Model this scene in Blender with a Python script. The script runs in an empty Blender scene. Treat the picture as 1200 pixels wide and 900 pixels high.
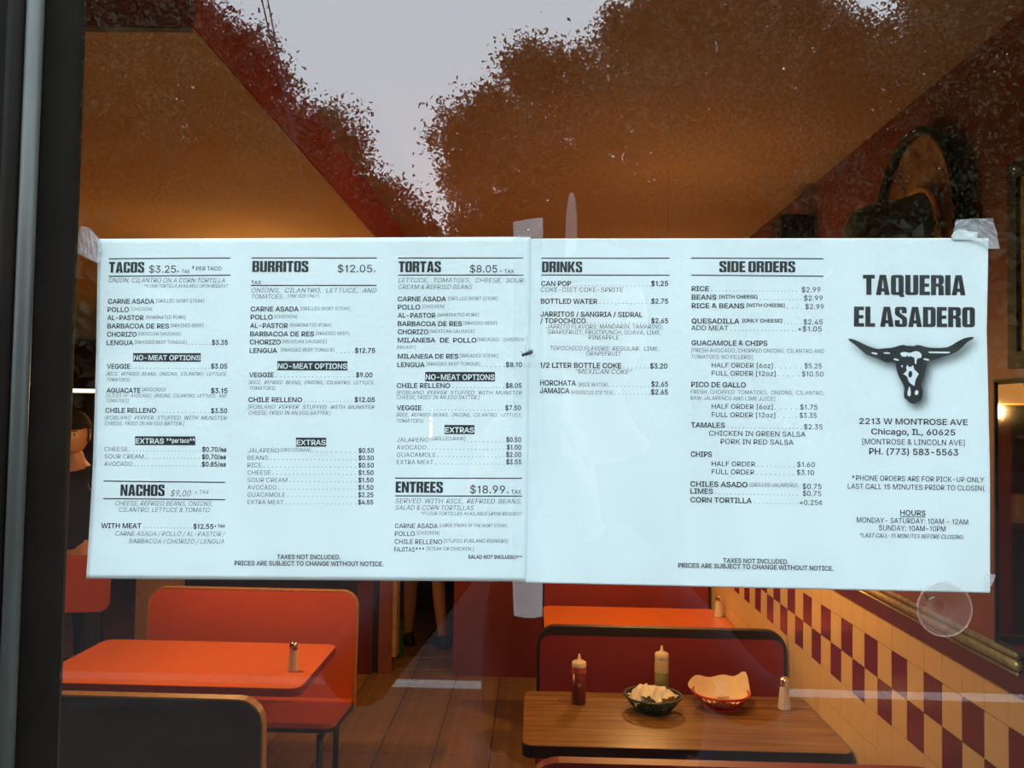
import bpy, bmesh, math, random
import numpy as np
from mathutils import Vector, Matrix
random.seed(7); rng = np.random.default_rng(7)
C = bpy.context.scene.collection
PI = math.pi

# ------------------------------------------------------------------ camera
F = 1000.0                      # focal length in pixels of the 1200 x 900 frame
CAM = Vector((0.0, -0.54, 1.80))
d = Vector((25/F, -38/F, -1.0)).normalized()       # world +Y seen from the camera
roll = math.radians(0.9)
u = Vector((math.sin(roll), math.cos(roll), 0.0)); u = (u - d*u.dot(d)).normalized()
x = d.cross(u)
R = Matrix((x, d, u))           # rows: world axes in camera space -> camera-to-world
cd = bpy.data.cameras.new('camera'); cam = bpy.data.objects.new('camera', cd); C.objects.link(cam)
cam.matrix_world = Matrix.Translation(CAM) @ R.to_4x4()
cd.sensor_fit = 'HORIZONTAL'; cd.sensor_width = 36.0; cd.lens = 36.0*F/1200.0
cd.clip_start = 0.002; cd.clip_end = 400
bpy.context.scene.camera = cam

def P(px, py, Yc):
    """point of the depth plane Yc metres in front of the camera seen at photo pixel px, py"""
    v = R @ Vector(((px-600)/F, -(py-450)/F, -1.0))
    return CAM + v*(Yc/v.y)
def M(px, py, Yc):
    """point outside, at that distance along the ray mirrored by the glass"""
    p = P(px, py, Yc); return Vector((p.x, -p.y, p.z))

# ------------------------------------------------------------------ sky, lights, exposure
sc = bpy.context.scene
sc.view_settings.view_transform = 'Standard'; sc.view_settings.look = 'None'
sc.view_settings.gamma = 1.0; sc.view_settings.use_curve_mapping = False
sc.view_settings.exposure = 0.0
SKY = 6.2
w = bpy.data.worlds.new('sky'); sc.world = w; w.use_nodes = True
wn = w.node_tree.nodes; wl = w.node_tree.links
bg = wn['Background']; bg.inputs['Strength'].default_value = SKY
tc = wn.new('ShaderNodeTexCoord'); sp = wn.new('ShaderNodeSeparateXYZ'); rp = wn.new('ShaderNodeValToRGB')
wl.new(tc.outputs['Generated'], sp.inputs[0]); wl.new(sp.outputs['Z'], rp.inputs[0]); wl.new(rp.outputs[0], bg.inputs['Color'])
rp.color_ramp.elements[0].position = 0.0; rp.color_ramp.elements[0].color = (0.86, 0.95, 1.0, 1)
rp.color_ramp.elements[1].position = 0.9; rp.color_ramp.elements[1].color = (0.70, 0.85, 1.0, 1)
sc.cycles.use_denoising = True
sc.cycles.transparent_max_bounces = 24
sc.cycles.max_bounces = 8
sc.cycles.sample_clamp_indirect = 6.0
sc.cycles.caustics_refractive = False
WARM = (1.0, 0.56, 0.19)
LAMP_W = 30.0

# ------------------------------------------------------------------ materials
MATS = {}
def mat(name, col, rough=0.5, metal=0.0, noise=0.0, nscale=20.0, col2=None, bump=0.0, bscale=60.0, emit=None, spec=None, coords='Object', stretch=None, alpha=None, trans=None):
    if name in MATS: return MATS[name]
    m = bpy.data.materials.new(name); m.use_nodes = True
    N = m.node_tree.nodes; L = m.node_tree.links; b = N['Principled BSDF']
    b.inputs['Roughness'].default_value = rough; b.inputs['Metallic'].default_value = metal
    if spec is not None: b.inputs['Specular IOR Level'].default_value = spec
    c1 = tuple(col)+(1,)
    t = N.new('ShaderNodeTexCoord'); mp = N.new('ShaderNodeMapping'); L.new(t.outputs[coords], mp.inputs[0])
    if stretch: mp.inputs['Scale'].default_value = stretch
    if noise or col2:
        n = N.new('ShaderNodeTexNoise'); n.inputs['Scale'].default_value = nscale; n.inputs['Detail'].default_value = 5
        L.new(mp.outputs[0], n.inputs['Vector'])
        r = N.new('ShaderNodeValToRGB'); L.new(n.outputs['Fac'], r.inputs[0]); L.new(r.outputs[0], b.inputs['Base Color'])
        c2 = tuple(col2)+(1,) if col2 else tuple(max(0, v*(1-noise)) for v in col)+(1,)
        r.color_ramp.elements[0].position = 0.32; r.color_ramp.elements[0].color = c2
        r.color_ramp.elements[1].position = 0.68; r.color_ramp.elements[1].color = c1
    else: b.inputs['Base Color'].default_value = c1
    if bump:
        n2 = N.new('ShaderNodeTexNoise'); n2.inputs['Scale'].default_value = bscale; L.new(mp.outputs[0], n2.inputs['Vector'])
        bp = N.new('ShaderNodeBump'); bp.inputs['Strength'].default_value = bump; bp.inputs['Distance'].default_value = 0.004
        L.new(n2.outputs['Fac'], bp.inputs['Height']); L.new(bp.outputs[0], b.inputs['Normal'])
    if emit:
        b.inputs['Emission Color'].default_value = tuple(emit[:3])+(1,); b.inputs['Emission Strength'].default_value = emit[3]
    if trans is not None: b.inputs['Transmission Weight'].default_value = trans
    MATS[name] = m; return m

def glass_mat():
    m = bpy.data.materials.new('window_glass'); m.use_nodes = True; N = m.node_tree.nodes; L = m.node_tree.links; N.clear()
    out = N.new('ShaderNodeOutputMaterial'); mix = N.new('ShaderNodeMixShader'); tr = N.new('ShaderNodeBsdfTransparent'); gl = N.new('ShaderNodeBsdfGlossy')
    gl.inputs['Roughness'].default_value = 0.0; gl.inputs['Color'].default_value = (1, 1, 1, 1); tr.inputs['Color'].default_value = (0.975, 0.985, 0.98, 1)
    fr = N.new('ShaderNodeFresnel'); fr.inputs['IOR'].default_value = 1.52
    k = N.new('ShaderNodeMath'); k.operation = 'MULTIPLY'; k.inputs[1].default_value = 2.0   # the reflections of both faces together
    geo = N.new('ShaderNodeNewGeometry'); inv = N.new('ShaderNodeMath'); inv.operation = 'SUBTRACT'; inv.inputs[0].default_value = 1.0
    k2 = N.new('ShaderNodeMath'); k2.operation = 'MULTIPLY'; k2.use_clamp = True
    L.new(fr.outputs[0], k.inputs[0]); L.new(geo.outputs['Backfacing'], inv.inputs[1]); L.new(k.outputs[0], k2.inputs[0]); L.new(inv.outputs[0], k2.inputs[1])
    L.new(k2.outputs[0], mix.inputs[0]); L.new(tr.outputs[0], mix.inputs[1]); L.new(gl.outputs[0], mix.inputs[2]); L.new(mix.outputs[0], out.inputs[0])
    return m
def film_mat(name, fac, col, rough=0.25):
    m = bpy.data.materials.new(name); m.use_nodes = True; N = m.node_tree.nodes; L = m.node_tree.links; N.clear()
    out = N.new('ShaderNodeOutputMaterial'); mix = N.new('ShaderNodeMixShader'); tr = N.new('ShaderNodeBsdfTransparent'); pb = N.new('ShaderNodeBsdfPrincipled')
    pb.inputs['Base Color'].default_value = tuple(col)+(1,); pb.inputs['Roughness'].default_value = rough
    t = N.new('ShaderNodeTexCoord'); n = N.new('ShaderNodeTexNoise'); n.inputs['Scale'].default_value = 130; L.new(t.outputs['Object'], n.inputs['Vector'])
    r = N.new('ShaderNodeMapRange'); r.inputs['From Min'].default_value = 0.3; r.inputs['From Max'].default_value = 0.7
    r.inputs['To Min'].default_value = fac*0.8; r.inputs['To Max'].default_value = fac*1.2
    L.new(n.outputs['Fac'], r.inputs['Value']); L.new(r.outputs[0], mix.inputs[0]); L.new(tr.outputs[0], mix.inputs[1]); L.new(pb.outputs[0], mix.inputs[2]); L.new(mix.outputs[0], out.inputs[0])
    return m
def grain_mat(name, c1, c2, rough=0.3, axis=1, scale=6.0, detail=40.0):
    m = bpy.data.materials.new(name); m.use_nodes = True; N = m.node_tree.nodes; L = m.node_tree.links; b = N['Principled BSDF']
    b.inputs['Roughness'].default_value = rough
    t = N.new('ShaderNodeTexCoord'); mp = N.new('ShaderNodeMapping'); L.new(t.outputs['Object'], mp.inputs[0])
    s = [scale*7]*3; s[axis] = scale*0.35; mp.inputs['Scale'].default_value = s
    n = N.new('ShaderNodeTexNoise'); n.inputs['Scale'].default_value = 1.6; n.inputs['Detail'].default_value = 7; n.inputs['Distortion'].default_value = 0.8
    L.new(mp.outputs[0], n.inputs['Vector']); r = N.new('ShaderNodeValToRGB'); L.new(n.outputs['Fac'], r.inputs[0]); L.new(r.outputs[0], b.inputs['Base Color'])
    r.color_ramp.elements[0].position = 0.35; r.color_ramp.elements[0].color = tuple(c2)+(1,)
    r.color_ramp.elements[1].position = 0.65; r.color_ramp.elements[1].color = tuple(c1)+(1,)
    return m

# ------------------------------------------------------------------ object helpers
def link(name, me, m=None, parent=None, smooth=False):
    o = bpy.data.objects.new(name, me); C.objects.link(o)
    if m is not None and not me.materials: me.materials.append(m)
    if parent is not None: o.parent = parent
    if smooth: me.polygons.foreach_set('use_smooth', [True]*len(me.polygons))
    return o
def obj(name, bm, m, parent=None, smooth=False):
    bmesh.ops.recalc_face_normals(bm, faces=bm.faces)
    me = bpy.data.meshes.new(name); bm.to_mesh(me); bm.free(); return link(name, me, m, parent, smooth)
def tag(o, label=None, cat=None, group=None, kind=None):
    if label: o['label'] = label
    if cat: o['category'] = cat
    if group: o['group'] = group
    if kind: o['kind'] = kind
    return o
def thing(name, label, cat, loc=(0,0,0), rz=0.0, group=None):
    o = bpy.data.objects.new(name, None); C.objects.link(o); o.empty_display_size = 0.05
    o.location = loc; o.rotation_euler = (0, 0, rz); tag(o, label, cat, group); return o
def struct(name, label=None, parent=None):
    o = bpy.data.objects.new(name, None); C.objects.link(o); o['kind'] = 'structure'
    if label: o['label'] = label
    return o
def box(bm, x0, x1, y0, y1, z0, z1, bev=0.0):
    r = bmesh.ops.create_cube(bm, size=1.0)
    for v in r['verts']:
        v.co = Vector(((x0+x1)/2 + v.co.x*(x1-x0), (y0+y1)/2 + v.co.y*(y1-y0), (z0+z1)/2 + v.co.z*(z1-z0)))
    if bev:
        es = list({e for v in r['verts'] for e in v.link_edges})
        bmesh.ops.bevel(bm, geom=es, offset=bev, segments=2, profile=0.5, affect='EDGES')
def B(x0, x1, y0, y1, z0, z1, bev=0.0):
    bm = bmesh.new(); box(bm, x0, x1, y0, y1, z0, z1, bev); return bm
def lathe(bm, prof, n=24, c=(0,0,0), sx=1.0, sy=1.0):
    rings = []
    for (r, z) in prof:
        if r < 1e-6: rings.append([bm.verts.new((c[0], c[1], c[2]+z))])
        else: rings.append([bm.verts.new((c[0]+sx*r*math.cos(2*PI*k/n), c[1]+sy*r*math.sin(2*PI*k/n), c[2]+z)) for k in range(n)])
    for a, b in zip(rings, rings[1:]):
        for k in range(n):
            k2 = (k+1) % n
            if len(a) == 1 and len(b) == 1: continue
            if len(a) == 1: bm.faces.new((a[0], b[k], b[k2]))
            elif len(b) == 1: bm.faces.new((a[k], a[k2], b[0]))
            else: bm.faces.new((a[k], a[k2], b[k2], b[k]))
def tube(bm, pts, r, n=8, closed=False):
    pts = [Vector(p) for p in pts]; rings = []; N_ = len(pts)
    for i, p in enumerate(pts):
        a = pts[(i-1) % N_] if (closed or i > 0) else p; b = pts[(i+1) % N_] if (closed or i < N_-1) else p
        t = (b-a).normalized(); s = t.cross(Vector((0, 0, 1)))
        if s.length < 1e-3: s = t.cross(Vector((0, 1, 0)))
        s.normalize(); q = s.cross(t).normalized(); rr = r[i] if isinstance(r, (list, tuple)) else r
        rings.append([bm.verts.new(p + (s*math.cos(2*PI*k/n) + q*math.sin(2*PI*k/n))*rr) for k in range(n)])
    m_ = N_ if closed else N_-1
    for i in range(m_):
        a, b = rings[i], rings[(i+1) % N_]
        for k in range(n): bm.faces.new((a[k], a[(k+1) % n], b[(k+1) % n], b[k]))
    if not closed:
        bm.faces.new(rings[0][::-1]); bm.faces.new(rings[-1])
def rr_outline(x0, x1, z0, z1, r, seg=6):
    """rounded rectangle; r = radii of corners (x0z0, x1z0, x1z1, x0z1)"""
    if not isinstance(r, (tuple, list)): r = (r,)*4
    out = []
    for (cx, cz, a0, rad) in ((x0, z0, PI, r[0]), (x1, z0, 1.5*PI, r[1]), (x1, z1, 0, r[2]), (x0, z1, .5*PI, r[3])):
        sx = 1 if cx == x0 else -1; sz = 1 if cz == z0 else -1
        if rad < 1e-5: out.append((cx, cz)); continue
        for k in range(seg+1):
            a = a0 + .5*PI*k/seg
            out.append((cx + sx*rad + rad*math.cos(a), cz + sz*rad + rad*math.sin(a)))
    return out
def slab(bm, outline, fn, t0, t1):
    """extrude a 2D outline; fn(u, v, t) gives the point"""
    a = [bm.verts.new(fn(p[0], p[1], t0)) for p in outline]; b = [bm.verts.new(fn(p[0], p[1], t1)) for p in outline]
    bm.faces.new(a); bm.faces.new(b[::-1]); n = len(a)
    for i in range(n): bm.faces.new((a[i], b[i], b[(i+1) % n], a[(i+1) % n]))
def ring(bm, outer, inner, fn, t0, t1):
    n = len(outer); V_ = [[bm.verts.new(fn(p[0], p[1], t)) for p in o] for o in (outer, inner) for t in (t0, t1)]
    o0, o1, i0, i1 = V_
    for i in range(n):
        j = (i+1) % n
        bm.faces.new((o0[i], o0[j], i0[j], i0[i])); bm.faces.new((o1[i], i1[i], i1[j], o1[j]))
        bm.faces.new((o0[i], o1[i], o1[j], o0[j])); bm.faces.new((i0[i], i0[j], i1[j], i1[i]))

# ------------------------------------------------------------------ materials used
G = glass_mat()
m_bronze = mat('dark_bronze_metal', (0.008, 0.006, 0.004), 0.7, 0.0, noise=0.3, nscale=30, spec=.05)
m_bead = mat('weathered_aluminium_bead', (0.055, 0.058, 0.05), 0.5, 0.0, spec=.35, noise=0.4, nscale=90, stretch=(1, 1, .1))
m_ceil = mat('tan_painted_ceiling', (0.44, 0.28, 0.15), 0.8, noise=0.12, nscale=3, bump=0.15)
m_sofb = mat('cream_soffit_paint', (0.62, 0.42, 0.18), 0.8, noise=0.1, nscale=3)
m_redp = mat('red_wall_paint', (0.50, 0.05, 0.03), 0.6, noise=0.2, nscale=4, bump=0.1)
m_wall = mat('brick_red_wall_paint', (0.17, 0.028, 0.014), 0.7, noise=0.2, nscale=5, bump=0.1)
m_dkred = mat('maroon_board', (0.12, 0.012, 0.012), 0.45, noise=0.3, nscale=15)
m_cream = mat('cream_glazed_tile', (0.72, 0.50, 0.23), 0.25, noise=0.06, nscale=6)
m_maroon = mat('maroon_glazed_tile', (0.17, 0.016, 0.016), 0.2, noise=0.2, nscale=12)
m_grout = mat('tile_grout', (0.42, 0.29, 0.17), 0.9, noise=0.2, nscale=60)
m_gold = mat('gilt_moulding', (1.0, 0.68, 0.22), 0.30, 0.55, noise=0.3, nscale=50)
m_floor = grain_mat('brown_floor', (0.27, 0.145, 0.045), (0.19, 0.095, 0.028), 0.35, 1, 2.0)
m_facade = mat('dark_facade', (0.05, 0.04, 0.035), 0.7, noise=0.3, nscale=8)
m_walk = mat('concrete_pavement', (0.045, 0.042, 0.038), 0.9, noise=0.3, nscale=6, bump=0.3, spec=.08)
m_curb = mat('painted_curb_stone', (0.36, 0.37, 0.35), 0.7, noise=0.15, nscale=20, bump=0.3)
m_road = mat('asphalt', (0.035, 0.035, 0.037), 0.85, noise=0.4, nscale=40, bump=0.4, spec=.1)

# ------------------------------------------------------------------ setting
XW = 1.05
CZ = 2.70
fl = struct('floor', 'brown tiled restaurant floor seen between the booths')
obj('floor_base', B(-5.6, 1.2, 0.0, 8.3, -0.12, -0.006), mat('floor_joint', (0.10, 0.05, 0.02), .8), fl)
px_, n_ = -1.75, 0
pm = B(0.004, 0.296, 0.004, 0.296, -0.01, 0.0, 0.002); bmesh.ops.recalc_face_normals(pm, faces=pm.faces)
pme = bpy.data.meshes.new('floor_tile'); pm.to_mesh(pme); pm.free(); pme.materials.append(m_floor)
for i in range(10):                                   # large floor tiles where the floor shows
    for j in range(16):
        o = link('floor_tile', pme, None, fl); o.location = (-2.0 + .30*i, 1.95 + .30*j, 0)
st = bmesh.new()
for i in range(23):
    for j in range(28):
        x0 = -5.6 + .30*i; y0 = 0.05 + .30*j - .2
        if -2.06 < x0 < 0.98 and 1.9 < y0 < 6.7 : continue
        box(st, x0+.004, x0+.296, y0+.004, y0+.296, -.01, -.001)
tag(obj('floor_tile_field', st, m_floor, fl), kind='stuff')

ce = struct('ceiling', 'tan painted ceiling behind the reflected trees')
obj('ceiling_panel', B(-5.6, 1.2, 0.0, 8.3, CZ, CZ+.14), m_ceil, ce)
tr = struct('trim_1', 'dropped soffit with cream underside and red sides at upper left')
obj('soffit_side', B(-5.5, -.66, 1.05, 8.2, 2.535, CZ), m_redp, tr)
obj('soffit_underside', B(-5.5, -.665, 1.055, 8.2, 2.525, 2.534), m_sofb, tr)

wr = struct('wall_right', 'brick red wall with checkered tile wainscot on the right')
obj('wall_panel', B(XW, XW+.15, 0.0, 8.3, 1.29, CZ), m_wall, wr)
obj('tile_backing', B(XW+.002, XW+.15, 0.0, 8.3, 0.0, 1.29), m_grout, wr)
TW, TH, ZC = 0.101, 0.1085, 1.80-0.657      # ZC: top of the checker rows
def tile_mesh(m, w_, h_):
    bm = B(0.0, .008, .0012, w_-.0012, .0012, h_-.0012, 0.0); bmesh.ops.recalc_face_normals(bm, faces=bm.faces)
    me = bpy.data.meshes.new('wall_tile'); bm.to_mesh(me); bm.free(); me.materials.append(m); return me
tc_, tm_, tt_ = tile_mesh(m_cream, TW, TH), tile_mesh(m_maroon, TW, TH), tile_mesh(m_cream, TW, 1.80-.578-ZC)
Y0 = 1000*XW/549.7 - 0.54 - 2*TW          # a joint measured on the wall
tf = bmesh.new()
for j in range(-4, 64):
    y0 = Y0 + TW*j; near = 1.45 < y0 < 5.3
    for k, z0 in enumerate([ZC] + [ZC - TH*(q+1) for q in range(10)]):
        red = (k == 1 and j % 2 == 1) or (k == 2 and j % 2 == 0)
        if (near and k < 6) or red:
            o = link('wall_tile', tm_ if red else (tt_ if k == 0 else tc_), None, wr); o.location = (XW-.006, y0, z0)
            if red: o['label'] = 'maroon tile of the checker band'
        elif z0 > 0.0:
            hh = (1.80-.578-ZC) if k == 0 else TH
            box(tf, XW-.006, XW+.002, y0+.0012, y0+TW-.0012, z0+.0012, z0+hh-.0012)
tag(obj('wall_tile_field', tf, m_cream, wr), kind='stuff')
b1 = struct('trim_2', 'maroon board and gilt moulding above the wall tiles')
obj('board', B(XW-.012, XW+.01, 0.05, 6.0, 1.80-.578, 1.80-.525), m_dkred, b1)
for z_, r_ in ((1.287, .012), (1.308, .008), (1.268, .004)):
    bm = bmesh.new(); tube(bm, [(XW-.012, 1.32, z_), (XW-.012, 6.0, z_)], r_, 8); obj('moulding', bm, m_gold, b1, True)

wb = struct('wall_back', 'dim brown rear wall of the restaurant'); obj('wall_panel', B(-5.6, 1.2, 8.2, 8.35, 0, CZ), mat('dim_brown_wall', (0.10, 0.055, 0.03), .8, noise=.4, nscale=3), wb)
wlf = struct('wall_left', 'red far left wall of the restaurant'); obj('wall_panel', B(-5.7, -5.5, 0, 8.3, 0, CZ), m_wall, wlf)
wp = struct('wall_partition', 'dark red partition beside the passage to the back')
obj('wall_panel', B(-.53, XW, 5.42, 5.54, 0, CZ), mat('dark_red_partition', (0.16, 0.014, 0.010), .6, noise=.3, nscale=3), wp)
dr = struct('door_1', 'open passage with red post and wooden jamb')
obj('door_post', B(-1.20, -1.09, 5.40, 5.56, 0, CZ), m_dkred, dr)
obj('door_post', B(-1.05, -.955, 5.42, 5.54, 0, CZ), mat('red_brown_jamb', (.22, .06, .04), .6, noise=.3), dr)
obj('jamb_strip', B(-1.088, -1.052, 5.44, 5.50, 0, CZ), mat('black_gap', (.01, .01, .01), .8), dr)
obj('jamb_strip', B(-.954, -.925, 5.41, 5.54, 0.12, 2.66), mat('worn_wood_jamb', (.42, .26, .12), .6, noise=.4), dr)
obj('door_header', B(-.955, -.53, 5.42, 5.54, 2.1, CZ), m_dkred, dr)

wf = struct('wall_front', 'dark shopfront wall around the window')
GX0 = P(84, 450, .54).x; GX1 = 1.02; GZ0, GZ1 = .80, 2.60
for a in ((-8, GX0-.16, 0, .14, .0, 4.2), (GX0-.16, GX1, 0, .14, .0, GZ0), (GX0-.16, GX1, 0, .14, GZ1, 4.2), (GX1, 8, 0, .14, 0, 4.2)):
    obj('facade_panel', B(*a), m_facade, wf)
obj('roof', B(-8, 8, 0.14, 9, 4.1, 4.25), m_facade, wf)
wi = struct('window_1', 'shopfront window with dark bronze frame and clear glass')
obj('glass_pane', B(GX0-.012, GX1, -.003, .003, GZ0, GZ1), G, wi)
fw = bmesh.new(); box(fw, GX0-.075, GX0, -.007, .004, GZ0-.1, GZ1+.1, .003); box(fw, GX0-.075, GX0-.045, .003, .05, GZ0-.1, GZ1+.1, .003); obj('mullion', fw, m_bronze, wi)
# glazing bead: a rounded bar standing proud, left of the flat mullion face
bd = bmesh.new(); a = P(42, 0, .53); b_ = P(6, 900, .53)
t_ = (a-b_).normalized(); tube(bd, [(b_-t_*.25), (a+t_*.3)], .0052, 12); obj('glazing_bead', bd, m_bead, wi, True)
bd = bmesh.new(); a = P(22, 0, .53); b_ = P(-14, 900, .53); tube(bd, [(b_-t_*.25), (a+t_*.3)], .0062, 12); obj('gasket', bd, m_bronze, wi, True)
obj('frame_side', B(GX0-.16, GX0-.085, -.009, .05, GZ0-.1, GZ1+.1, .003), m_bronze, wi)
obj('frame_sill', B(GX0, GX1, -.01, .05, GZ0-.06, GZ0+.0, .003), m_bronze, wi)
obj('frame_head', B(GX0, GX1, -.03, .09, GZ1, GZ1+.06, .003), m_bronze, wi)
obj('frame_side', B(GX1, GX1+.05, -.03, .09, GZ0-.06, GZ1+.06, .003), m_bronze, wi)

OZ = 0.30      # level of the pavement outside
sw = struct('pavement', 'concrete pavement outside the shopfront'); obj('pavement_slab', B(-40, 40, -4.2, 0.0, OZ-.3, OZ), m_walk, sw)
cu = struct('curb', 'pale painted curb reflected low in the glass')
m_curb2 = mat('unpainted_curb_stone', (0.08, 0.078, 0.075), .9, noise=.3, nscale=15, bump=.3)
for i in range(20):
    x0 = -10.84+i*1.0; o = obj('curb_stone', B(x0+.004, x0+.996, -4.34, -4.2, OZ-.25, OZ+.004, .008), m_curb if x0 > -.9 else m_curb2, cu)
    if x0 > -.9: o['label'] = 'curb stone painted pale grey'
rd = struct('road', 'dark asphalt street behind the photographer'); obj('road_surface', B(-60, 60, -60, -4.4, OZ-.4, OZ-.13), m_road, rd)
# ------------------------------------------------------------------ booths and tables
m_redlam = mat('red_laminate', (0.22, 0.018, 0.014), 0.5, noise=0.12, nscale=6)
m_orlam = mat('orange_red_laminate', (0.50, 0.085, 0.018), 0.36, noise=0.1, nscale=5)
m_ortop = mat('orange_laminate_top', (0.66, 0.145, 0.022), 0.28, noise=0.08, nscale=5)
m_brlam = mat('brown_laminate_back', (0.085, 0.036, 0.016), 0.7, noise=0.2, nscale=8)
m_black = mat('black_rubber_edge', (0.012, 0.010, 0.010), 0.5, noise=0.3)
m_oredge = mat('tan_wood_edge', (0.50, 0.26, 0.08), 0.4, noise=0.3, nscale=40)
m_rededge = mat('dark_red_edge', (0.26, 0.03, 0.015), 0.4, noise=0.2)
m_blackm = mat('black_painted_steel', (0.012, 0.012, 0.014), 0.4, 0.3, noise=.2)
m_wood = grain_mat('walnut_laminate_top', (0.24, 0.125, 0.035), (0.14, 0.065, 0.018), 0.26, 0, 3.0)

def bench(label, x0, x1, yb, s, front, rear, edge, lip, ztop=.95, group='booth benches'):
    """s=-1: the seat reaches towards the window; s=+1: away from it.  yb: sitting face of the back"""
    xc = (x0+x1)/2; w2 = (x1-x0)/2
    t = thing('booth_bench', label, 'bench', (xc, yb, 0), 0, None)
    tilt = .10
    def f(u_, v_, w_): return (u_, -s*(w_ + (v_-.40)*tilt*.5), v_)       # w_: 0 sitting face, grows to the rear
    ol = rr_outline(-w2+.006, w2-.006, .40, ztop-.006, (.01, .01, .07, .07))
    bm = bmesh.new(); slab(bm, ol, f, 0.0, .020); obj('backrest', bm, front, t)
    bm = bmesh.new(); slab(bm, ol, f, .0201, .034); obj('rear_panel', bm, rear, t)
    o1 = rr_outline(-w2, w2, .394, ztop, (.012, .012, .076, .076)); ls = min(lip, .012); i1 = rr_outline(-w2+ls, w2-ls, .394+ls, ztop-lip, (.01, .01, max(.02, .076-lip), max(.02, .076-lip)))
    bm = bmesh.new(); ring(bm, o1, i1, f, -.002, .037); obj('edge_trim', bm, edge, t)
    # seat plate
    ol = rr_outline(-w2+.006, w2-.006, .0, .42, (.01, .01, .05, .05))
    def g(u_, v_, w_): return (u_, s*v_, .43 + w_ + .03*(v_/.42))
    bm = bmesh.new(); slab(bm, ol, g, .0, .022); obj('seat', bm, front, t)
    o1 = rr_outline(-w2, w2, -.004, .426, (.01, .01, .055, .055)); i1 = rr_outline(-w2+.03, w2-.03, .03, .39, (.01, .01, .03, .03))
    bm = bmesh.new(); ring(bm, o1, i1, g, -.016, -.001); obj('seat_edge', bm, m_black, t)
    for sx in (-1, 1):
        for yy in (.06, .37):
            bm = bmesh.new(); xx = sx*(w2-.07); tube(bm, [(xx, s*yy, .012), (xx, s*yy, .418)], .014, 8); lathe(bm, [(0, 0), (.022, 0), (.022, .012), (.014, .016)], 10, (xx, s*yy, 0)); obj('leg', bm, m_blackm, t, True)
        bm = bmesh.new(); xx = sx*(w2-.07); tube(bm, [(xx, s*.06, .40), (xx, s*.37, .405)], .012, 8); obj('rail', bm, m_blackm, t, True)
    return t
def table(label, x0, x1, y0, y1, top, edge, zt=.745, rad=.05, th=.032):
    xc, yc = (x0+x1)/2, (y0+y1)/2; a, b = (x1-x0)/2, (y1-y0)/2
    t = thing('dining_table', label, 'table', (xc, yc, 0))
    bm = bmesh.new(); slab(bm, rr_outline(-a+.003, a-.003, -b+.003, b-.003, rad), lambda u_, v_, w_: (u_, v_, w_), zt-.02, zt); obj('tabletop', bm, top, t)
    bm = bmesh.new(); ring(bm, rr_outline(-a, a, -b, b, rad), rr_outline(-a+.0031, a-.0031, -b+.0031, b-.0031, rad-.003), lambda u_, v_, w_: (u_, v_, w_), zt-th, zt-.001); obj('edge_band', bm, edge, t)
    bm = bmesh.new(); slab(bm, rr_outline(-a+.004, a-.004, -b+.004, b-.004, rad), lambda u_, v_, w_: (u_, v_, w_), zt-th, zt-.021); obj('underside', bm, m_black, t)
    bm = bmesh.new(); lathe(bm, [(.036, .03), (.036, zt-th-.02), (.11, zt-th-.012), (.11, zt-th-.001)], 16); obj('pedestal', bm, m_blackm, t, True)
    bm = bmesh.new()
    for a_ in (0, PI/2):
        for s_ in (-1, 1):
            dx, dy = math.cos(a_)*s_, math.sin(a_)*s_; tube(bm, [(0, 0, .035), (dx*.2, dy*.2, .025), (dx*.26, dy*.26, .012)], [.025, .018, .012], 8)
    obj('base', bm, m_blackm, t, True)
    return t
bench('orange red booth bench facing the window behind the orange table at left', -1.835, -.825, 3.53, -1, m_orlam, m_brlam, m_oredge, .004)
bench('brown backed booth bench nearest the window at lower left', -1.87, -.785, 2.06, 1, m_orlam, m_brlam, m_oredge, .006)
table('orange laminate table with one salt shaker at left', -1.945, -.875, 2.74, 3.38, m_ortop, m_rededge)
bench('red booth bench nearest the window, its top edge at the bottom of the photo', 0.0, 1.035, 1.66, 1, m_redlam, m_redlam, m_redlam, .010)
bench('red booth bench with broad black edging behind the wood grain table', .03, 1.035, 2.94, -1, m_redlam, m_redlam, m_black, .034)
table('wood grain table with black edge holding baskets and sauce bottles', -.02, 1.04, 2.24, 2.79, m_wood, m_black, rad=.035, th=.04)
table('far orange red table against the tiled wall', .07, 1.04, 3.73, 4.28, m_ortop, m_rededge)
bench('farthest red booth bench, behind the far orange table', .07, 1.035, 4.43, -1, m_redlam, m_redlam, m_black, .010)
ch = thing('dining_chair', 'black framed chair with red back at far left in front of the standing person', 'chair', (-2.50, 4.05, 0), .25)
bm = bmesh.new(); slab(bm, rr_outline(-.21, .21, .70, 1.0, .05), lambda u_, v_, w_: (u_, w_ + .06*(v_-.7) - .35*u_*u_, v_), 0, .025); obj('backrest', bm, m_orlam, ch)
bm = bmesh.new(); slab(bm, rr_outline(-.20, .20, -.40, .0, .05), lambda u_, v_, w_: (u_, v_, w_), .43, .46); obj('seat', bm, m_blackm, ch)
for sx in (-1, 1):
    for yy in (-.37, -.02):
        bm = bmesh.new(); tube(bm, [(sx*.19, yy, .0), (sx*.18, yy, .43)], .013, 8); obj('leg', bm, m_blackm, ch, True)
    bm = bmesh.new(); tube(bm, [(sx*.18, -.02, .44), (sx*.18, .01, .72), (sx*.18, .035, .96)], .011, 8); obj('back_post', bm, m_blackm, ch, True)

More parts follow.
